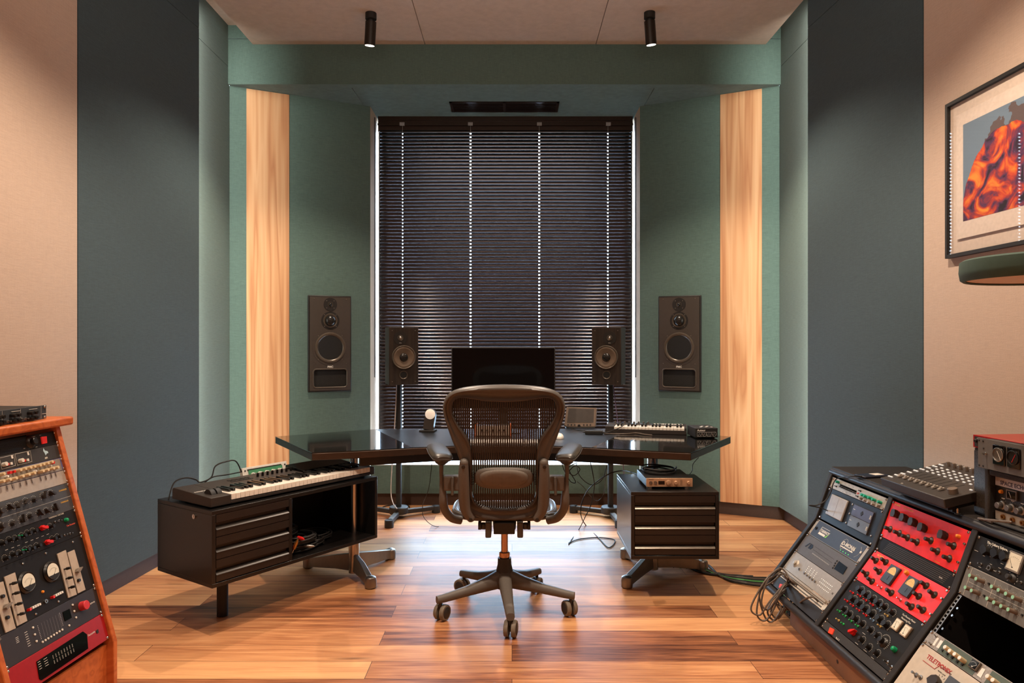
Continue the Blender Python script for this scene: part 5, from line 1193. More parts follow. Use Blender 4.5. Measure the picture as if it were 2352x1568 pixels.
# ---- bay one, lower slope
f = FD[0]
v3 = fv(f, R1, (940, 1130)); v3 = (v3 + fv(f, R2, (1790, 395))) / 2
v4 = (fv(f, R2, (790, 190)) + fv(f, R2, (1560, 725))) / 2; v5 = (fv(f, R2, (600, 475)) + fv(f, R2, (1335, 1040))) / 2; v6 = (fv(f, R2, (500, 600)) + fv(f, R2, (1235, 1165))) / 2
u = Unit(f, v3, -0.004, pm('silver rim', (168, 156, 140), 0.4, 0.4), 'dark blue display unit with white logo lettering in a silver rim')
a = u.W; u.rect((0.022, 0.003), (a - 0.022, u.h - 0.003), 'dark_face', pm('dark blue face', (50, 54, 66), 0.4), 0.0041, 0.0052)
zt_ = Matrix.Translation
def T(u, t, x, y, size, m=M_ink, z=0.0056, bold=0.0): MB().text(t, size, Matrix.Translation((x, y, z)), bold=bold).obj('lettering', m, u.t)
q0 = u.xy(R1, 1150, 1010); q1 = u.xy(R1, 1300, 1085)
lx, ly = q0[0], u.h * 0.42
b = MB(); b.tube([(lx, ly + 0.026, 0.0056), (lx + 0.075, ly + 0.026, 0.0056)], 0.0012, 4); b.tube([(lx, ly + 0.026, 0.0056), (lx, ly, 0.0056)], 0.0012, 4); b.b2((lx, ly - 0.012, 0.0053), (lx + 0.062, ly - 0.001, 0.0058)); b.obj('logo_box', M_ink, u.t)
T(u, 'TANNOY', lx + 0.003, ly + 0.003, 0.020, bold=0.0004)
MB().prism([(lx + 0.064, ly - 0.012), (lx + 0.085, ly + 0.012), (lx + 0.078, ly - 0.012)], 0.0053, 0.0058).obj('green_mark', pm('lime print', (130, 200, 90), 0.5), u.t)
q = u.xy(R1, 1490, 1250); T(u, 'iD-MON|6', q[0] - 0.005, u.h * 0.42, 0.026, bold=0.0005)
MB().b2((q[0], u.h * 0.42 - 0.010, 0.0053), (q[0] + 0.105, u.h * 0.42 - 0.005, 0.0057)).obj('printed_bar', M_ink, u.t)
b = MB()
for rr_ in (0.028, 0.045):
    b.tube([(q[0] + 0.015 + rr_ * 0.7 * math.cos(t * 0.26), u.h * 0.5 + rr_ * 0.9 * math.sin(t * 0.26), 0.0054) for t in range(24) if abs(rr_ * 0.9 * math.sin(t * 0.26)) < u.h * 0.42 or True][:24] if rr_ < 0.03 else [(q[0] + 0.1 + 0.05 * math.cos(-0.9 + t * 0.1), u.h * 0.5 + 0.036 * math.sin(-0.9 + t * 0.1), 0.0054) for t in range(18)], 0.0005, 4)
b.obj('printed_arcs', M_ink, u.t)
gl = pm('green led', (90, 230, 110), 0.4, emis=(90, 255, 120), estr=0.8)
for k in range(8): MB().box((q[0] + 0.02 + k * 0.0115, 0.012, 0.0056), (0.0035, 0.004, 0.0006)).obj('level_led', gl, u.t) if k % 2 == 0 else None
u.kl([(0.04, u.h * 0.5)], 'socket', 0.008, 0.005, M_kblk, 'headphone_socket'); u.kl([(a - 0.032, u.h * 0.55)], 'button', 0.005, 0.004, M_ink, 'button'); u.done()
u = Unit(f, v4, v3 - 0.0008, pm('warm grey face', (88, 82, 78), 0.45, 0.2), 'warm grey interface with small black square display and rows of dots')
q = u.xy(R1, 900, 1320); lx = q[0] - 0.02; cy = u.h * 0.55
b = MB(); b.prism([(lx, cy - 0.012), (lx + 0.02, cy + 0.014), (lx + 0.028, cy + 0.014), (lx + 0.01, cy - 0.012)], 0.0041, 0.005); b.b2((lx + 0.032, cy - 0.012, 0.0041), (lx + 0.040, cy + 0.014, 0.005)); b.prism([(lx + 0.044, cy - 0.012), (lx + 0.056, cy - 0.012), (lx + 0.068, cy + 0.001), (lx + 0.056, cy + 0.014), (lx + 0.044, cy + 0.014)], 0.0041, 0.005); b.obj('logo_shapes', pm('navy emblem', (24, 30, 44), 0.3), u.t)
u.quad(R2, [(1495, 355), (1630, 455), (1555, 575), (1410, 480)], 'display', M_screen)
for p0, p1 in (((1105, 120), (1400, 320)), ((1070, 165), (1370, 380))): u.dashes(R2, p0, p1, 24, 0.0025, 0.0025, mb=u.mk2)
u.mk2.obj('meter_dots', M_blackmat, u.t); u.dashes(R2, (1055, 225), (1320, 412), 20, 0.002, 0.004)
u.knob(R2, [(1448, 345), (1420, 380), (1405, 420), (1380, 458)], 'plain', 0.004, 0.003, M_blackmat, 'button'); u.done()
u = Unit(f, v5, v4 - 0.0008, pm('light steel face', (172, 164, 154), 0.36, 0.4), 'light steel unit with lines of tiny white leds, above the patch bay')
u.knob(R2, [(770, 380)], 'skirt', 0.0105, 0.012, M_silv, 'volume_knob', up=0.006); u.knob(R2, [(830, 478)], 'socket', 0.006, 0.004, M_brushed, 'headphone_socket')
u.knob(R2, [(920, 545), (962, 578), (1005, 612), (1048, 648), (1092, 682)], 'plain', 0.0055, 0.006, M_brushed, 'button', up=0.003)
b = []
for r in range(4):
    for k in range(4): b.append((990 + k * 45 - r * 18, 440 + k * 32 + r * 28))
for r in range(3):
    for k in range(8): b.append((1205 + k * 24 - r * 32, 640 + k * 18 + r * 50))
u.knob(R2, b, 'plain', 0.0018, 0.001, M_led, 'led'); q = u.xy(R2, 1370, 880); u.text('N', q[0], q[1] - 0.004, 0.014, m=M_blackmat); u.done(M_blackmat)
u = Unit(f, v6, v5 - 0.0008, pm('white patch face', (196, 190, 180), 0.45), 'patch bay full of black cables at the bottom left of the console', 'patch bay', 'patch_bay')
MB().b2((0.02, u.h - 0.010, 0.0041), (u.W - 0.02, u.h - 0.001, 0.014)).obj('steel_lip', M_silv, u.t)
b = MB()
for k in range(48): b.box((0.03 + k * 0.0088, u.h * 0.52, 0.0045), (0.005, 0.006, 0.0008)); b.box((0.03 + k * 0.0088, u.h * 0.22, 0.0045), (0.005, 0.006, 0.0008))
b.obj('jack_sockets', M_blackmat, u.t); u.done()
PB = u
u = Unit(f, VDn + 0.012, v6 - 0.0008, pm('black blank face', (40, 40, 44), 0.5), 'black panel with an orange red rocker switch at the bottom left of the console', 'rack panel')
u.quad(R2, [(530, 728), (588, 745), (560, 808), (510, 790)], 'rocker_switch', pm('glowing orange rocker', (236, 62, 34), 0.4, emis=(255, 70, 40), estr=0.25), 0.0041, 0.008); u.done()

# ---- bay two
M_red = pm('bright red face', (222, 36, 34), 0.35)
f = FU[1]; w0 = (fv(f, R3, (245, 672)) + fv(f, R3, (1575, 1345))) / 2
u = Unit(f, w0, VU, M_red, 'bright red equaliser with five bar knobs, upper of the two red units')
SK = M_kbrn
u.knob(R3, [(460, 285), (610, 360), (762, 432), (925, 525), (1272, 650)], 'bar', 0.0135, 0.024, SK, 'bar_knob', rot=0.2, ticks=0)
u.knob(R3, [(325, 530), (480, 600), (620, 672), (780, 748), (1015, 722), (1400, 812), (1125, 905), (1325, 1030)], 'skirt', 0.0075, 0.026, SK, ticks=9, tr=2.4)
for x, y in ((460, 285), (610, 360), (762, 432), (925, 525), (1272, 650)):
    q = u.xy(R3, x, y, 0.024)
    for k in range(9):
        an = math.radians(200 - k * 27); u.mk.box((q[0] + 0.021 * math.cos(an), q[1] + 0.019 * math.sin(an), 0.0043), (0.0022, 0.0012, 0.0003))
u.knob(R3, [(1550, 672)], 'lamp', 0.0075, 0.014, M_amb, 'amber_lamp'); u.knob(R3, [(1690, 815), (1580, 1128)], 'screw', 0.0055, 0.006, M_chrome, 'thumb_screw', up=0.004)
u.text('S.K. KNOB', 0.02, u.h - 0.013, 0.0085, m=M_gold, bold=0.0002); u.text('Stereo Line Mixing Equaliser', 0.082, u.h - 0.0125, 0.006, m=M_gold); u.text('Made in London', u.W - 0.13, 0.006, 0.0055, m=M_gold); u.done(M_gold)
w1 = -0.002
u = Unit(f, w1, w0 - 0.001, M_f1, 'black vent panel between the two red units', 'rack panel')
for r in range(7): u.mk2.box((u.W / 2 + r * 0.004, u.h * 0.16 + r * u.h * 0.115, 0.0043), (u.W - 0.09 - r * 0.0, 0.0012, 0.0006))
u.mk2.obj('vent_slots', pm('slot highlight grey', (92, 84, 76), 0.5), u.t); u.text('DRAWMER' if 0 else 'IDLER', u.W - 0.075, u.h * 0.35, 0.007); u.done()
f = FD[1]; w2 = (fv(f, R4, (290, 548)) + fv(f, R4, (1640, 1470))) / 2
u = Unit(f, w2, -0.004, M_red, 'bright red compressor with two arched meters, lower of the two red units')
u.knob(R4, [(600, 168), (785, 195), (420, 425), (662, 375), (525, 560), (885, 775), (1540, 635), (1690, 805), (1400, 835), (1262, 1035), (1478, 1095)], 'skirt', 0.0075, 0.026, SK, ticks=9, tr=2.4)
for cx, cy in ((955, 490), (1300, 715)):
    q = u.xy(R4, cx, cy, 0.010); mt = u.meter(q[0], q[1], 0.062, 0.078, M_mcream, bez=pm('blue black bakelite', (48, 52, 58), 0.35), ang=0.6)
    b = MB(); hw, hh = 0.031, 0.039
    pts = [(q[0] - hw, q[1] + hh)]; 
    arc = [(q[0] + 0.025 * math.cos(math.radians(a_)), q[1] + 0.002 + 0.031 * math.sin(math.radians(a_))) for a_ in range(180, -1, -15)]
    for i in range(len(arc) - 1):
        (xa, ya), (xb_, yb_) = arc[i], arc[i + 1]; b.add([(xa, ya, 0.0135), (xb_, yb_, 0.0135), (xb_, q[1] + hh - 0.001, 0.0135), (xa, q[1] + hh - 0.001, 0.0135)], [(0, 3, 2, 1)])
    b.b2((q[0] - hw + 0.001, q[1] - hh + 0.001, 0.0128), (q[0] + hw - 0.001, q[1] + 0.002, 0.0145)); b.b2((q[0] - hw + 0.001, q[1] + 0.002, 0.0128), (q[0] - 0.025, q[1] + hh - 0.001, 0.0136)); b.b2((q[0] + 0.025, q[1] + 0.002, 0.0128), (q[0] + hw - 0.001, q[1] + hh - 0.001, 0.0136))
    b.b2((q[0] - 0.006, q[1] - 0.026, 0.0145), (q[0] + 0.006, q[1] - 0.008, 0.0155)); b.obj('meter_mask', pm('blue black bakelite', (48, 52, 58), 0.35), mt)
u.knob(R4, [(1235, 440)], 'lamp', 0.0085, 0.014, M_amb, 'amber_lamp'); u.knob(R4, [(720, 700), (1085, 930)], 'toggle', 0.0055, 0.02, M_chrome, 'toggle_switch'); u.knob(R4, [(1935, 950), (1730, 1250)], 'screw', 0.0055, 0.006, M_chrome, 'thumb_screw', up=0.004)
u.text('S.K. KNOB', 0.03, u.h - 0.016, 0.0095, m=M_gold, bold=0.0002); u.text('Stereo Twin Compressor', 0.18, u.h - 0.013, 0.0065, m=M_gold); u.done(M_gold)
w3 = (fv(f, R5, (175, 640)) + fv(f, R5, (1060, 1425))) / 2
u = Unit(f, w3, w2 - 0.001, M_f1, 'black tube unit crowded with dial knobs, coloured toggles and two white meters')
big = [(600, 140), (690, 208), (780, 272), (872, 335), (490, 280), (585, 345), (672, 422), (770, 495), (895, 580), (990, 665)]
u.knob(R5, big, 'bar', 0.010, 0.018, M_kblk, 'dial_knob', rot=1.2, ticks=15, tr=1.9)
u.knob(R5, [(962, 390), (1078, 478), (355, 430), (432, 500), (532, 578), (625, 650), (750, 740), (855, 830), (620, 890), (722, 1000), (842, 1090)], 'plain', 0.009, 0.018, M_kblk, ticks=13, tr=1.8)
u.knob(R5, [(930, 905)], 'skirt', 0.0115, 0.022, M_kblk, 'large_knob', ticks=21, tr=2.5)
u.knob(R5, [(490, 185), (600, 235), (690, 300), (792, 370), (405, 310), (492, 380), (585, 450), (690, 525)], 'toggle', 0.005, 0.016, M_redk, 'red_toggle')
u.knob(R5, [(295, 470), (380, 540), (472, 615), (568, 692), (352, 660)], 'toggle', 0.005, 0.014, pm('green toggle', (40, 170, 80), 0.35), 'green_toggle')
u.knob(R5, [(900, 450), (797, 602)], 'toggle', 0.005, 0.016, pm('steel blue toggle', (110, 140, 170), 0.35), 'blue_toggle'); u.knob(R5, [(1012, 530), (905, 690), (275, 600)], 'toggle', 0.005, 0.016, pm('mustard toggle', (190, 160, 90), 0.35), 'yellow_toggle')
u.knob(R5, [(490, 780)], 'chicken', 0.0105, 0.02, M_redk, 'red_pointer_knob', rot=-0.9); u.knob(R5, [(1120, 1040)], 'lamp', 0.0105, 0.016, M_grn, 'green_lamp'); u.knob(R5, [(1000, 1225), (1060, 1300)], 'toggle', 0.007, 0.018, M_chrome, 'toggle_switch')
for cx, cy in ((1192, 690), (1325, 785)): q = u.xy(R5, cx, cy, 0.008); u.meter(q[0], q[1], 0.036, 0.044, M_mface, bez=pm('ivory bezel', (170, 150, 128), 0.4), ang=0.3)
q = u.xy(R5, 1275, 545); u.text('The Phoenix Master', q[0], q[1], 0.010); u.text('Mastering Plus', q[0] + 0.006, q[1] - 0.012, 0.010)
u.dashes(R5, (700, 830), (830, 1200), 3, 0.02); u.dashes(R5, (590, 980), (720, 1090), 2, 0.022); u.done()
u = Unit(f, VDn + 0.012, w3 - 0.001, pm('speckled black face', (44, 41, 39), 0.6, 0, 0.25, 300), 'speckled black panel with an orange red rocker switch at the bottom of the middle bay', 'rack panel')
u.quad(R5, [(195, 742), (258, 772), (225, 850), (165, 822)], 'rocker_switch', pm('glowing orange rocker', (236, 62, 34), 0.4, emis=(255, 70, 40), estr=0.25), 0.0041, 0.008); q = u.xy(R5, 270, 900); u.text('Rack 2', q[0], q[1], 0.010); u.done()

# ---- bay three
f = FU[2]; z1 = fv(f, R6, (600, 592)); z1 = (z1 + fv(f, R6, (1584, 1065))) / 2
u = Unit(f, z1, VU - 0.002, M_f1, 'black unit with one square meter and a white title, top right of the console')
u.knob(R6, [(860, 330), (1050, 390), (1210, 440)], 'bar', 0.013, 0.02, M_kblk, 'dial_knob', rot=0.8, ticks=11, tr=1.6); u.knob(R6, [(1290, 810)], 'skirt', 0.008, 0.02, M_dark, ticks=11, tr=2.6)
u.knob(R6, [(810, 590), (1140, 740), (1530, 920)], 'toggle', 0.005, 0.014, M_brushed, 'toggle_switch', up=0.006); u.knob(R6, [(985, 668)], 'socket', 0.009, 0.008, M_brushed, 'jack_socket', up=0.004)
q = u.xy(R6, 1425, 560, 0.008); u.meter(q[0], q[1], 0.060, 0.062, M_mface, bez=pm('clear grey bezel', (120, 112, 104), 0.3), ang=0.7)
u.text('The Culture Vulture', u.xy(R6, 945, 195)[0], u.h - 0.015, 0.0112, bold=0.0003); u.dashes(R6, (745, 355), (745, 355), 1, 0.018); u.dashes(R6, (885, 450), (1010, 600), 2, 0.010); u.dashes(R6, (810, 650), (1080, 720), 3, 0.012); u.dashes(R6, (1170, 670), (1210, 590), 2, 0.012); u.done()
u = Unit(f, 0.002, z1 - 0.001, pm('mid grey console face', (106, 104, 100), 0.45), 'mid grey unit with two rows of pale green capped knobs in the third bay')
gk = [(625, 800), (738, 860), (1020, 1000), (1142, 1062), (1275, 1128), (1402, 1192), (545, 1015), (655, 1072), (938, 1215), (1060, 1285), (1188, 1352), (1318, 1412)]
u.knob(R6, gk, 'cap', 0.0072, 0.027, pm('taupe knob', (128, 108, 92), 0.5), 'knob', capm=pm('pale green cap', (140, 196, 166), 0.5), ticks=9, tr=1.6)
u.knob(R6, [(960, 945), (875, 1160), (1560, 1510)], 'button', 0.003, 0.004, M_blackmat, 'slide_switch', rot=0)
for p0, p1 in (((680, 660), (500, 1140)), ((1105, 860), (920, 1360))):
    a, b_ = u.xy(R6, *p0), u.xy(R6, *p1); u.mk.tube([(a[0], u.h - 0.003, 0.0044), (a[0], 0.003, 0.0044)], 0.0007, 4)
u.mk.tube([(0.03, u.h / 2, 0.0044), (u.W - 0.01, u.h / 2, 0.0044)], 0.0006, 4); u.mk.tube([(0.03, u.h - 0.003, 0.0044), (u.W - 0.01, u.h - 0.003, 0.0044)], 0.0006, 4); u.done()
f = FD[2]; y1 = fv(f, R7, (680, 392)); y2 = (fv(f, R7, (520, 625)) + fv(f, R7, (1240, 1130))) / 2
u = Unit(f, y2, y1, pm('hammered silver face', (160, 150, 140), 0.4, 0.5, 0.2, 200, bump=0.5), 'silver unit with a row of cream knobs and a small black meter')
u.rect((0.075, 0.002), (0.25, u.h - 0.003), 'green_field', pm('dark green grey field', (76, 88, 76), 0.45), 0.0041, 0.0046); u.rect((0.30, 0.002), (0.46, u.h - 0.003), 'green_field', pm('dark green grey field', (76, 88, 76), 0.45), 0.0041, 0.0046)
kk = [(905, 700), (990, 770), (1082, 830), (1175, 900), (1690, 1240), (1790, 1310)]
u.knob(R7, kk, 'cap', 0.0075, 0.022, M_cream, 'cream_knob', capm=M_white); u.knob(R7, [(850, 755), (940, 820), (1030, 890), (1125, 965), (1215, 1020)], 'button', 0.0035, 0.004, M_blackmat, 'button', rot=0)
u.quad(R7, [(830, 575), (880, 600), (795, 730), (745, 705)], 'white_label', M_white, 0.0047, 0.005); u.quad(R7, [(1600, 1090), (1660, 1120), (1575, 1275), (1500, 1225)], 'white_label', M_white, 0.0047, 0.005)
q = u.xy(R7, 1440, 1020, 0.008); u.meter(q[0], q[1], 0.036, 0.03, M_screen, dark=M_ink, bez=pm('taupe bezel', (96, 84, 74), 0.45), ang=-0.9)
u.knob(R7, [(730, 490), (630, 630)], 'toggle', 0.004, 0.012, M_brushed, 'toggle_switch', up=0.005); u.quad(R7, [(760, 525), (800, 545), (710, 680), (675, 660)], 'white_label', M_white, 0.0041, 0.0045); u.done()
u = Unit(f, VDn + 0.012, y2 - 0.001, pm('ivory enamel face', (190, 178, 162), 0.42), 'ivory amplifier with red title lettering at the bottom right of the console')
q = u.xy(R7, 560, 900); u.text('TELETRONIX', q[0], q[1], 0.021, m=pm('crimson print', (160, 30, 32), 0.5), bold=0.0004)
pts = [u.xy(R7, *p) for p in ((505, 950), (720, 1108), (838, 1028), (1018, 1155))]; MB().tube([(a, b_, 0.0044) for a, b_ in pts], 0.0016, 4).obj('printed_line', pm('rose print', (176, 84, 74), 0.5), u.t)
q = u.xy(R7, 820, 1080); u.text('LEVELING AMPLIFIER', q[0], q[1], 0.006, m=M_dark); u.text('MODEL LA-2A', q[0], q[1] - 0.014, 0.006, m=M_dark)
u.knob(R7, [(340, 1190), (420, 1235)], 'toggle', 0.008, 0.02, M_brushed, 'toggle_switch', up=0.01); u.knob(R7, [(660, 1310)], 'bar', 0.017, 0.022, M_kbrn, 'dial_knob', ticks=11, tr=1.7)
q = u.xy(R7, 1100, 1330); u.rect((q[0] - 0.02, max(0.002, q[1] - 0.05)), (q[0] + 0.04, q[1] + 0.005), 'meter_housing', pm('blue grey housing', (70, 74, 80), 0.4), 0.0041, 0.014); u.done(M_dark)
# cardboard brown back and cables seen through the open gap
MB(FD[2].M).b2((0.39, -0.30, -0.14), (0.483, -0.14, -0.13)).obj('back_board', pm('kraft brown board', (130, 92, 40), 0.6), con, world=True)
def cw(p): return FD[2].M @ Vector(p)
cable('black cable hanging in the open gap of the third bay', [cw((0.46, -0.06, -0.08)), cw((0.42, -0.14, -0.08)), cw((0.40, -0.2, -0.09)), cw((0.41, -0.26, -0.09))], 0.005, group='cables in the open gap of the console')
cable('black cable hanging in the open gap of the third bay', [cw((0.475, -0.08, -0.10)), cw((0.45, -0.17, -0.10)), cw((0.43, -0.22, -0.10)), cw((0.425, -0.28, -0.10))], 0.005, group='cables in the open gap of the console')

# ================================================================== patch cables hanging from the patch bay
M_cab = pm('grey brown rubber', (96, 84, 74), 0.5)
def pbp(u, out=0.01): return PB.fr.M @ Vector((u, PB.v0 + PB.h * 0.45, out))
loops = [(0.05, [(1735, 1395, 3.3), (1748, 1330, 3.3)]), (0.07, 0), (0.09, 0), (0.15, 0), (0.17, 0), (0.19, 0), (0.40, 0)]
tgt = [((1733, 1412), (1760, 1330)), ((1745, 1425), (1752, 1345)), ((1760, 1428), (1745, 1360)), ((1768, 1424), (1776, 1375)), ((1775, 1420), (1790, 1370)), ((1752, 1400), (1764, 1330)), ((1788, 1406), (1815, 1400))]
for i, ((uu, _), (lo, md)) in enumerate(zip(loops, tgt)):
    a = pbp(uu); e = pbp(uu + 0.02 if uu < 0.3 else 0.12, 0.012)
    pts = [pbp(uu, 0.0), pbp(uu, 0.035), P(md[0] + 30, md[1] - 25, 3.36) if uu < 0.3 else P(1845, 1378, 3.15), P(md[0], md[1], 3.33), P(lo[0] - 8 + i, lo[1] - 18, 3.31), P(lo[0] + 12, lo[1], 3.3), P(lo[0] + 34, lo[1] - 30, 3.3), P(md[0] + 40, md[1] + 12, 3.33), P(1812 + i * 3, 1336 + i * 3, 3.36), pbp(0.10 + i * 0.012, 0.03), pbp(0.10 + i * 0.012, 0.0)]
    cable('looping patch cable hanging out of the patch bay on the console', pts, 0.0042, M_cab, 'patch cables of the console', 8)
for i in range(7):
    o = 0.008 * i; gm_ = pm('green rubber', (88, 170, 90), 0.5) if i == 3 else (M_cab if i % 2 else M_blackmat)
    pts = [Vector((0.86 + 0.035 * i, 4.15 - o, 0.012)), onZ(1548 + i * 13, 1285 + i * 2, 0.010), onZ(1600 + i * 8, 1305 + i * 2, 0.008), onZ(1660 + i * 3, 1318 + i * 2.6, 0.008), onZ(1725, 1325 + i * 3.0, 0.010), onZ(1790, 1335 + i * 3, 0.02), Vector((1.30, 3.36 + 0.012 * i, 0.03))]
    cable(('green' if i == 3 else 'dark') + ' cable of the bundle running over the floor to the console' if i == 3 else 'dark cable of the bundle running over the floor to the console', pts, 0.0052, gm_, 'cable bundle on the floor' if i != 3 else None)
cable('black cable running under the drawer cabinet along the floor', [onZ(1500, 1262, 0.01), onZ(1560, 1290, 0.008), onZ(1620, 1316, 0.008), onZ(1700, 1322, 0.008), onZ(1730, 1324, 0.01)], 0.008)

# ================================================================== on top of the console
tz = ZTOP + 0.0125
t = thing('phone', 'flat dark blue phone lying on the far end of the console', 'phone', onZ(2003, 1094, tz), 0.3)
MB().b2((-0.07, -0.035, 0.0005), (0.07, 0.035, 0.009)).obj('body', pm('dark navy shell', (30, 36, 52), 0.3), t, bevel=0.003); MB().b2((0.0, -0.02, 0.0092), (0.05, 0.02, 0.0096)).obj('label', M_ink, t)
e = FU[0].M @ Vector((0.09, 0.06, 0.02))
cable('black cable looping from the phone over the console edge', [onZ(1985, 1094, tz + 0.005), onZ(1955, 1094, tz + 0.006), P(1925, 1098, 3.42), P(1915, 1108, 3.40), P(1908, 1130, 3.40), P(1895, 1150, 3.40), P(1875, 1160, 3.40), P(1859, 1160, 3.40), P(1866, 1162, 3.40), P(1885, 1166, 3.40), P(1900, 1172, 3.42)], 0.0028)
# fader controller
A, B_, C_ = Vector((1.512, 2.95, 0.752)), Vector((1.526, 2.54, 0.752)), Vector((1.80, 2.955, 0.815))
ux = (B_ - A).normalized(); uy = C_ - A
FC = Frame(A, ux, uy); Wc, Hc = 0.41, 0.295
t = thing('fader_controller', 'black controller with eight faders and white buttons standing on the console', 'controller', M=FC.M)
MB().b2((0, 0, -0.034), (Wc, Hc, 0)).obj('body', pm('graphite shell', (52, 46, 42), 0.45), t, bevel=0.003)
MB().b2((0.02, 0.02, -0.05), (Wc - 0.02, Hc - 0.01, -0.0342)).obj('base', M_blackmat, t)
fm = MB().b2((-0.0055, -0.012, 0.002), (0.0055, 0.012, 0.008)).prism([(-0.005, -0.004), (0.005, -0.004), (0.005, 0.004), (-0.005, 0.004)], 0.008, 0.0125).mesh('fader_cap', pm('silver fader cap', (186, 176, 164), 0.35, 0.3))
sl_ = MB().b2((-0.001, 0, 0.0002), (0.001, 0.10, 0.0008)).mesh('fader_slot', M_blackmat)
kb2 = kmesh('cap', 0.0065, 0.018, pm('smoke knob', (110, 96, 84), 0.4)); btn = MB().b2((-0.0065, -0.003, 0), (0.0065, 0.003, 0.003)).mesh('button', pm('lit white button', (230, 226, 220), 0.4, emis=(255, 250, 245), estr=0.25))
for i in range(8):
    x = 0.055 + i * 0.037
    inst(sl_, 'fader_slot', t, (x, 0.045, 0)); inst(fm, 'fader_cap', t, (x, 0.055, 0)); inst(kb2, 'knob', t, (x + 0.004, 0.255, 0.0002))
    for r in range(4): inst(btn, 'button', t, (x + 0.012, 0.16 + r * 0.02, 0.0002))
for r in range(9):
    for k in range(2): inst(btn, 'button', t, (0.016 + k * 0.016, 0.03 + r * 0.027, 0.0002))
for r in range(5): inst(btn, 'button', t, (0.385, 0.12 + r * 0.035, 0.0002))
inst(kmesh('cap', 0.017, 0.02, pm('smoke knob', (110, 96, 84), 0.4)), 'jog_wheel', t, (0.375, 0.06, 0.0002))
b = MB()
for i in range(7): b.box((0.08 + i * 0.037, 0.285, 0.0004), (0.022, 0.008, 0.0004))
b.text('SSL', 0.010, Matrix.Translation((0.13, 0.008, 0.0004))); b.obj('printed_markings', M_ink, t)
for x in (0.05, 0.36): 
    q0 = FC.M @ Vector((x, 0.06, -0.0505)); MB().b2((q0.x - 0.012, q0.y - 0.012, tz + 0.0005), (q0.x + 0.012, q0.y + 0.012, q0.z)).obj('foot', M_blackmat, t, world=True)
    q0 = FC.M @ Vector((x, 0.25, -0.0505)); MB().b2((q0.x - 0.012, q0.y - 0.012, tz + 0.0005), (q0.x + 0.012, q0.y + 0.012, q0.z)).obj('foot', M_blackmat, t, world=True)
t = thing('clamp_bolt', 'small steel bolt standing on the console top beside the tape echo', 'bolt', onZ(2200, 1181, tz))
MB().lathe([(0.010, 0.0005), (0.010, 0.004)], 20).obj('washer', M_blackmat, t); MB().lathe([(0.0045, 0.0042), (0.0045, 0.022)], 14).lathe([(0.006, 0.015), (0.006, 0.019)], 14).obj('stud', M_chrome, t)

# grille box, tape echo, grey meter unit, red unit
M_tolex = pm('black tolex', (40, 37, 34), 0.7, 0, 0.3, 240, bump=0.6)
t = thing('grille_box', 'black box with a perforated steel front behind the tape echo', 'speaker', (1.645, 2.463, tz))
MB().b2((0.004, 0, 0.0005), (0.25, 0.10, 0.236)).obj('body', M_blackmat, t, bevel=0.004)
gr = pm('perforated grille', (78, 70, 62), 0.4, 0.6); nt = gr.node_tree; ck = nt.nodes.new('ShaderNodeTexVoronoi'); ck.inputs['Scale'].default_value = 300; tc = nt.nodes['Texture Coordinate']; nt.links.new(tc.outputs['Object'], ck.inputs[0])
mr = [q for q in nt.nodes if q.type == 'MAP_RANGE'][0]; nt.links.new(ck.outputs[0], mr.inputs[0]); mr.inputs[1].default_value = 0.25; mr.inputs[2].default_value = 0.45; mr.inputs[3].default_value = 0.15; mr.inputs[4].default_value = 1.1
MB().b2((0.0, 0.008, 0.012), (0.0038, 0.094, 0.226)).obj('grille', gr, t)
FE = Frame((1.622, 2.452, tz + 0.0005), (0.10, -1, 0), (0, 0, 1))
t = thing('tape_echo', 'black tolex covered tape echo with silver knobs and a white title strip on the console', 'tape echo', M=FE.M)
R8 = (2000, 980, 4.9)
W_, H_ = 0.41, 0.182
b = MB(); 
for a, c in (((0, 0, -0.26), (0.022, H_, 0.012)), ((W_ - 0.022, 0, -0.26), (W_, H_, 0.012)), ((0.022, H_ - 0.022, -0.26), (W_ - 0.022, H_, 0.012)), ((0.022, 0, -0.26), (W_ - 0.022, 0.012, 0.012))): b.b2(a, c)
b.obj('case', M_tolex, t, bevel=0.006); MB().b2((0.022, 0.012, -0.05), (W_ - 0.022, H_ - 0.022, -0.012)).obj('front_panel', pm('black echo panel', (26, 23, 24), 0.35), t)
MB().b2((0.024, 0.128, -0.0119), (W_ - 0.024, H_ - 0.024, -0.010)).obj('title_strip', pm('silver lilac strip', (184, 176, 180), 0.35, 0.3), t)
MB().b2((0.024, 0.014, -0.0119), (W_ - 0.024, 0.042, -0.010)).obj('socket_strip', M_silv, t)
tm = lambda x, y, z: Matrix.Translation((x, y, z))
MB().text('SPACE ECHO', 0.019, tm(0.045, 0.134, -0.0097), bold=0.0004).text('RE-201', 0.013, tm(0.175, 0.134, -0.0097)).obj('lettering', pm('dark violet print', (60, 52, 74), 0.5), t)
ek = MB().lathe([(0.0155, 0), (0.0145, 0.006), (0.0105, 0.008), (0.0105, 0.022), (0.0095, 0.024)], 24).mesh('knob', M_brushed)
for i in range(7): inst(ek, 'knob', t, (0.056 + i * 0.040, 0.066, -0.0118))
m_ = MB().b2((0.075, 0.092, -0.0119), (0.118, 0.124, -0.006)).obj('meter', pm('taupe bezel', (96, 84, 74), 0.45), t); MB().b2((0.079, 0.096, -0.0059), (0.114, 0.120, -0.0055)).obj('meter_face', M_screen, m_)
MB().box((0.092, 0.108, -0.005), (0.001, 0.02, 0.0004), Matrix.Rotation(0.5, 3, 'Z')).obj('meter_needle', M_ink, m_)
for x, y in ((0.050, 0.110),): inst(kmesh('lamp', 0.007, 0.01, M_amb), 'pilot_lamp', t, (x, y, -0.0118))
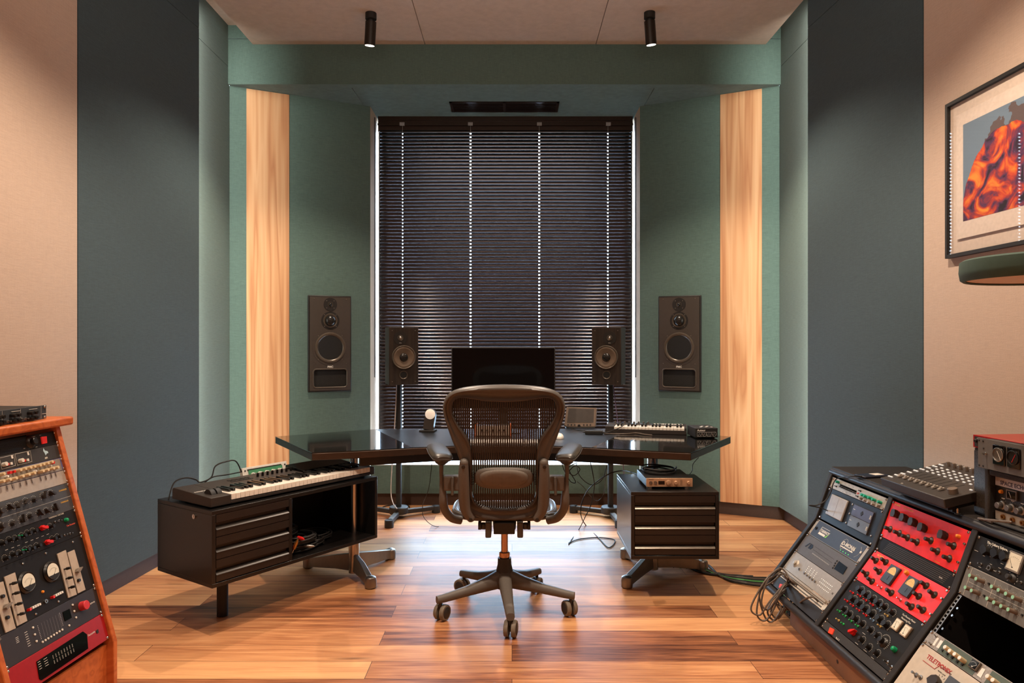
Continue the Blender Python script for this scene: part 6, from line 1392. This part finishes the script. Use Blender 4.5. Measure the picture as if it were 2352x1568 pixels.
for i in range(5): inst(kmesh('socket', 0.008, 0.006, pm('brass plug', (180, 130, 70), 0.35, 0.9)), 'jack_socket', t, (0.06 + i * 0.04, 0.028, -0.0099))
b = MB()
for i in range(7):
    b.box((0.056 + i * 0.040, 0.0885, -0.0117), (0.014, 0.0025, 0.0004))
    for k in range(9): a = math.radians(-40 + k * 32.5); b.box((0.056 + i * 0.04 + 0.0185 * math.cos(a), 0.066 + 0.0185 * math.sin(a), -0.0117), (0.002, 0.001, 0.0004))
b.obj('printed_markings', M_ink, t)
jw = FE.M
cable('dark cable with a long plug lying before the tape echo', [jw @ Vector((0.13, 0.028, 0.02)), jw @ Vector((0.10, 0.024, 0.03)), jw @ Vector((0.06, 0.018, 0.035)), jw @ Vector((0.02, 0.01, 0.03)), jw @ Vector((-0.012, 0.006, 0.022)), jw @ Vector((-0.006, 0.005, 0.012)), jw @ Vector((0.04, 0.005, 0.016))], 0.0045, M_cab)
FM = Frame((1.594, 2.452, tz + 0.184), (0.10, -1, 0), (0, 0, 1))
u = Unit(FM, 0.0005, 0.102, pm('mid slate grey face', (94, 92, 90), 0.42), 'slate grey unit with two black dial meters resting on the tape echo', depth=0.035, ears=False)
for x, red in ((0.097, False), (0.158, True)):
    m_ = MB().b2((x - 0.026, 0.022, 0.0041), (x + 0.026, 0.088, 0.010)).obj('meter', M_screen, u.t, bevel=0.003)
    MB(Matrix.Translation((x, 0.057, 0.0101))).lathe([(0.0225, 0), (0.0235, 0.003), (0.021, 0.004), (0.0205, 0.0005), (0.0001, 0.0005)], 36, caps=False).obj('meter_ring', M_brushed if not red else M_kblk, m_)
    MB().box((x + 0.003, 0.055, 0.0112), (0.0014, 0.032, 0.0005), Matrix.Rotation(0.5 if not red else -0.5, 3, 'Z')).obj('meter_needle', M_ink if not red else M_redk, m_)
u.kl([(0.038, 0.052)], 'toggle', 0.005, 0.016, M_chrome, 'toggle_switch'); u.kl([(0.006 + 0.018 * k, y) for k in range(2) for y in (0.008, 0.092)] + [(0.026, 0.068), (0.026, 0.05)], 'screw', 0.0035, 0.002, M_blackmat, 'panel_hole'); u.done()
FR_ = Frame((1.645, 2.560, tz + 0.2365), (0.10, -1, 0), (0, 0, 1))
t = thing('preamp_unit', 'red unit with a black knob lying on the perforated box beside the wall', 'rack unit', M=FR_.M)
MB().b2((0, 0.0005, -0.20), (0.44, 0.045, -0.002)).obj('case', pm('brick red case', (150, 58, 44), 0.5), t, bevel=0.003); MB().b2((0.0, 0.0005, -0.0018), (0.44, 0.045, 0.002)).obj('face_panel', M_r1, t, bevel=0.001)
MB().b2((0.008, 0.005, 0.0021), (0.43, 0.040, 0.003)).obj('dark_face', M_dark, t); inst(kmesh('skirt', 0.006, 0.014, M_kblk), 'knob', t, (0.026, 0.026, 0.0031))

# ================================================================== framed print and shelf lamp on the right wall
WX = RC + 2.02
f0 = Vector((WX - 0.002, 3.205, 1.70)); PH = 0.655; PW = 0.95
FP = Frame((WX - 0.003, 3.22, 1.68), (0, -1, 0), (0, 0, 1))
t = thing('framed_print', 'black framed abstract print in orange and blue hanging on the beige wall', 'picture', M=FP.M)
PH = P(2209, 241, 3.22).z - 1.68 + 0.0; fw = 0.016
b = MB()
for a, c in (((0, 0, 0), (fw, PH, 0.022)), ((PW - fw, 0, 0), (PW, PH, 0.022)), ((fw, 0, 0), (PW - fw, fw, 0.022)), ((fw, PH - fw, 0), (PW - fw, PH, 0.022))): b.b2(a, c)
b.obj('frame', M_blackmat, t, bevel=0.001)
MB().b2((fw, fw, 0.001), (PW - fw, PH - fw, 0.006)).obj('backing_board', pm('ivory board', (214, 196, 180), 0.6), t)
MB().b2((fw + 0.055, fw + 0.06, 0.012), (PW - fw - 0.06, PH - fw - 0.055, 0.0135)).obj('print_paper', pm('ivory paper', (220, 204, 190), 0.7), t)
m = bpy.data.materials.new('abstract print'); m.use_nodes = True; N = m.node_tree.nodes; L = m.node_tree.links; bs = N['Principled BSDF']; bs.inputs['Roughness'].default_value = 0.6
tc = N.new('ShaderNodeTexCoord'); n1 = N.new('ShaderNodeTexNoise'); n1.inputs['Scale'].default_value = 9; n1.inputs['Detail'].default_value = 8; n1.inputs['Distortion'].default_value = 1.5; L.new(tc.outputs['Object'], n1.inputs[0])
cr = N.new('ShaderNodeValToRGB'); L.new(n1.outputs[0], cr.inputs[0]); e = cr.color_ramp.elements; e[0].position = 0.36; e[0].color = (*lin((34, 22, 34)), 1); e[1].position = 0.66; e[1].color = (*lin((236, 150, 50)), 1)
for p_, c_ in ((0.42, (84, 44, 84)), (0.48, (150, 50, 58)), (0.53, (206, 70, 40)), (0.59, (222, 112, 40))): k = e.new(p_); k.color = (*lin(c_), 1)
def blob(cx, cy, rx, ry, wob):
    sb = N.new('ShaderNodeVectorMath'); sb.operation = 'SUBTRACT'; L.new(tc.outputs['Object'], sb.inputs[0]); sb.inputs[1].default_value = (cx, cy, 0)
    dv = N.new('ShaderNodeVectorMath'); dv.operation = 'DIVIDE'; L.new(sb.outputs[0], dv.inputs[0]); dv.inputs[1].default_value = (rx, ry, 1)
    ln = N.new('ShaderNodeVectorMath'); ln.operation = 'LENGTH'; mz = N.new('ShaderNodeVectorMath'); mz.operation = 'MULTIPLY'; mz.inputs[1].default_value = (1, 1, 0); L.new(dv.outputs[0], mz.inputs[0]); L.new(mz.outputs[0], ln.inputs[0])
    n = N.new('ShaderNodeTexNoise'); n.inputs['Scale'].default_value = 14; n.inputs['Detail'].default_value = 6; L.new(tc.outputs['Object'], n.inputs[0])
    a = N.new('ShaderNodeMath'); a.operation = 'MULTIPLY_ADD'; L.new(n.outputs[0], a.inputs[0]); a.inputs[1].default_value = wob; L.new(ln.outputs['Value'], a.inputs[2])
    r = N.new('ShaderNodeMath'); r.operation = 'LESS_THAN'; L.new(a.outputs[0], r.inputs[0]); r.inputs[1].default_value = 1.0 + wob / 2; return r.outputs[0]
px0, py0 = 0.118, 0.148
g = blob(px0 + 0.37, py0 + 0.06, 0.30, 0.34, 0.8); o_ = blob(px0 + 0.27, py0 - 0.02, 0.285, 0.36, 0.12)
m1 = N.new('ShaderNodeMix'); m1.data_type = 'RGBA'; L.new(g, m1.inputs[0]); m1.inputs[6].default_value = (*lin((112, 132, 150)), 1); m1.inputs[7].default_value = (*lin((98, 84, 84)), 1)
m2 = N.new('ShaderNodeMix'); m2.data_type = 'RGBA'; L.new(o_, m2.inputs[0]); L.new(m1.outputs[2], m2.inputs[6]); L.new(cr.outputs[0], m2.inputs[7]); L.new(m2.outputs[2], bs.inputs['Base Color'])
MB().b2((px0, py0, 0.0136), (PW - 0.13, PH - 0.125, 0.0142)).obj('artwork', m, t)
MB().b2((fw, fw, 0.0165), (PW - fw, PH - fw, 0.018)).obj('glass', gm, t)
# round green lamp with an opal underside on a wall arm
t = thing('wall_lamp', 'round dark green disc lamp with a tan underside below the framed print', 'lamp', (WX - 0.29, 2.20, 1.50))
MB().lathe([(0.242, 0.004), (0.250, 0.0), (0.258, 0.006), (0.262, 0.03), (0.260, 0.062), (0.250, 0.068), (0.0001, 0.070)], 64, caps=False).obj('shade', pm('green felt shade', (62, 84, 74), 0.8), t, smooth=50)
MB().lathe([(0.2415, 0.006), (0.0001, 0.004)], 64, caps=False).obj('diffuser', pm('tan diffuser', (214, 168, 120), 0.5), t)
MB().b2((0.2, -0.012, 0.071), (0.289, 0.012, 0.083)).b2((0.15, -0.012, 0.0685), (0.22, 0.012, 0.083)).obj('arm', M_blackmat, t)
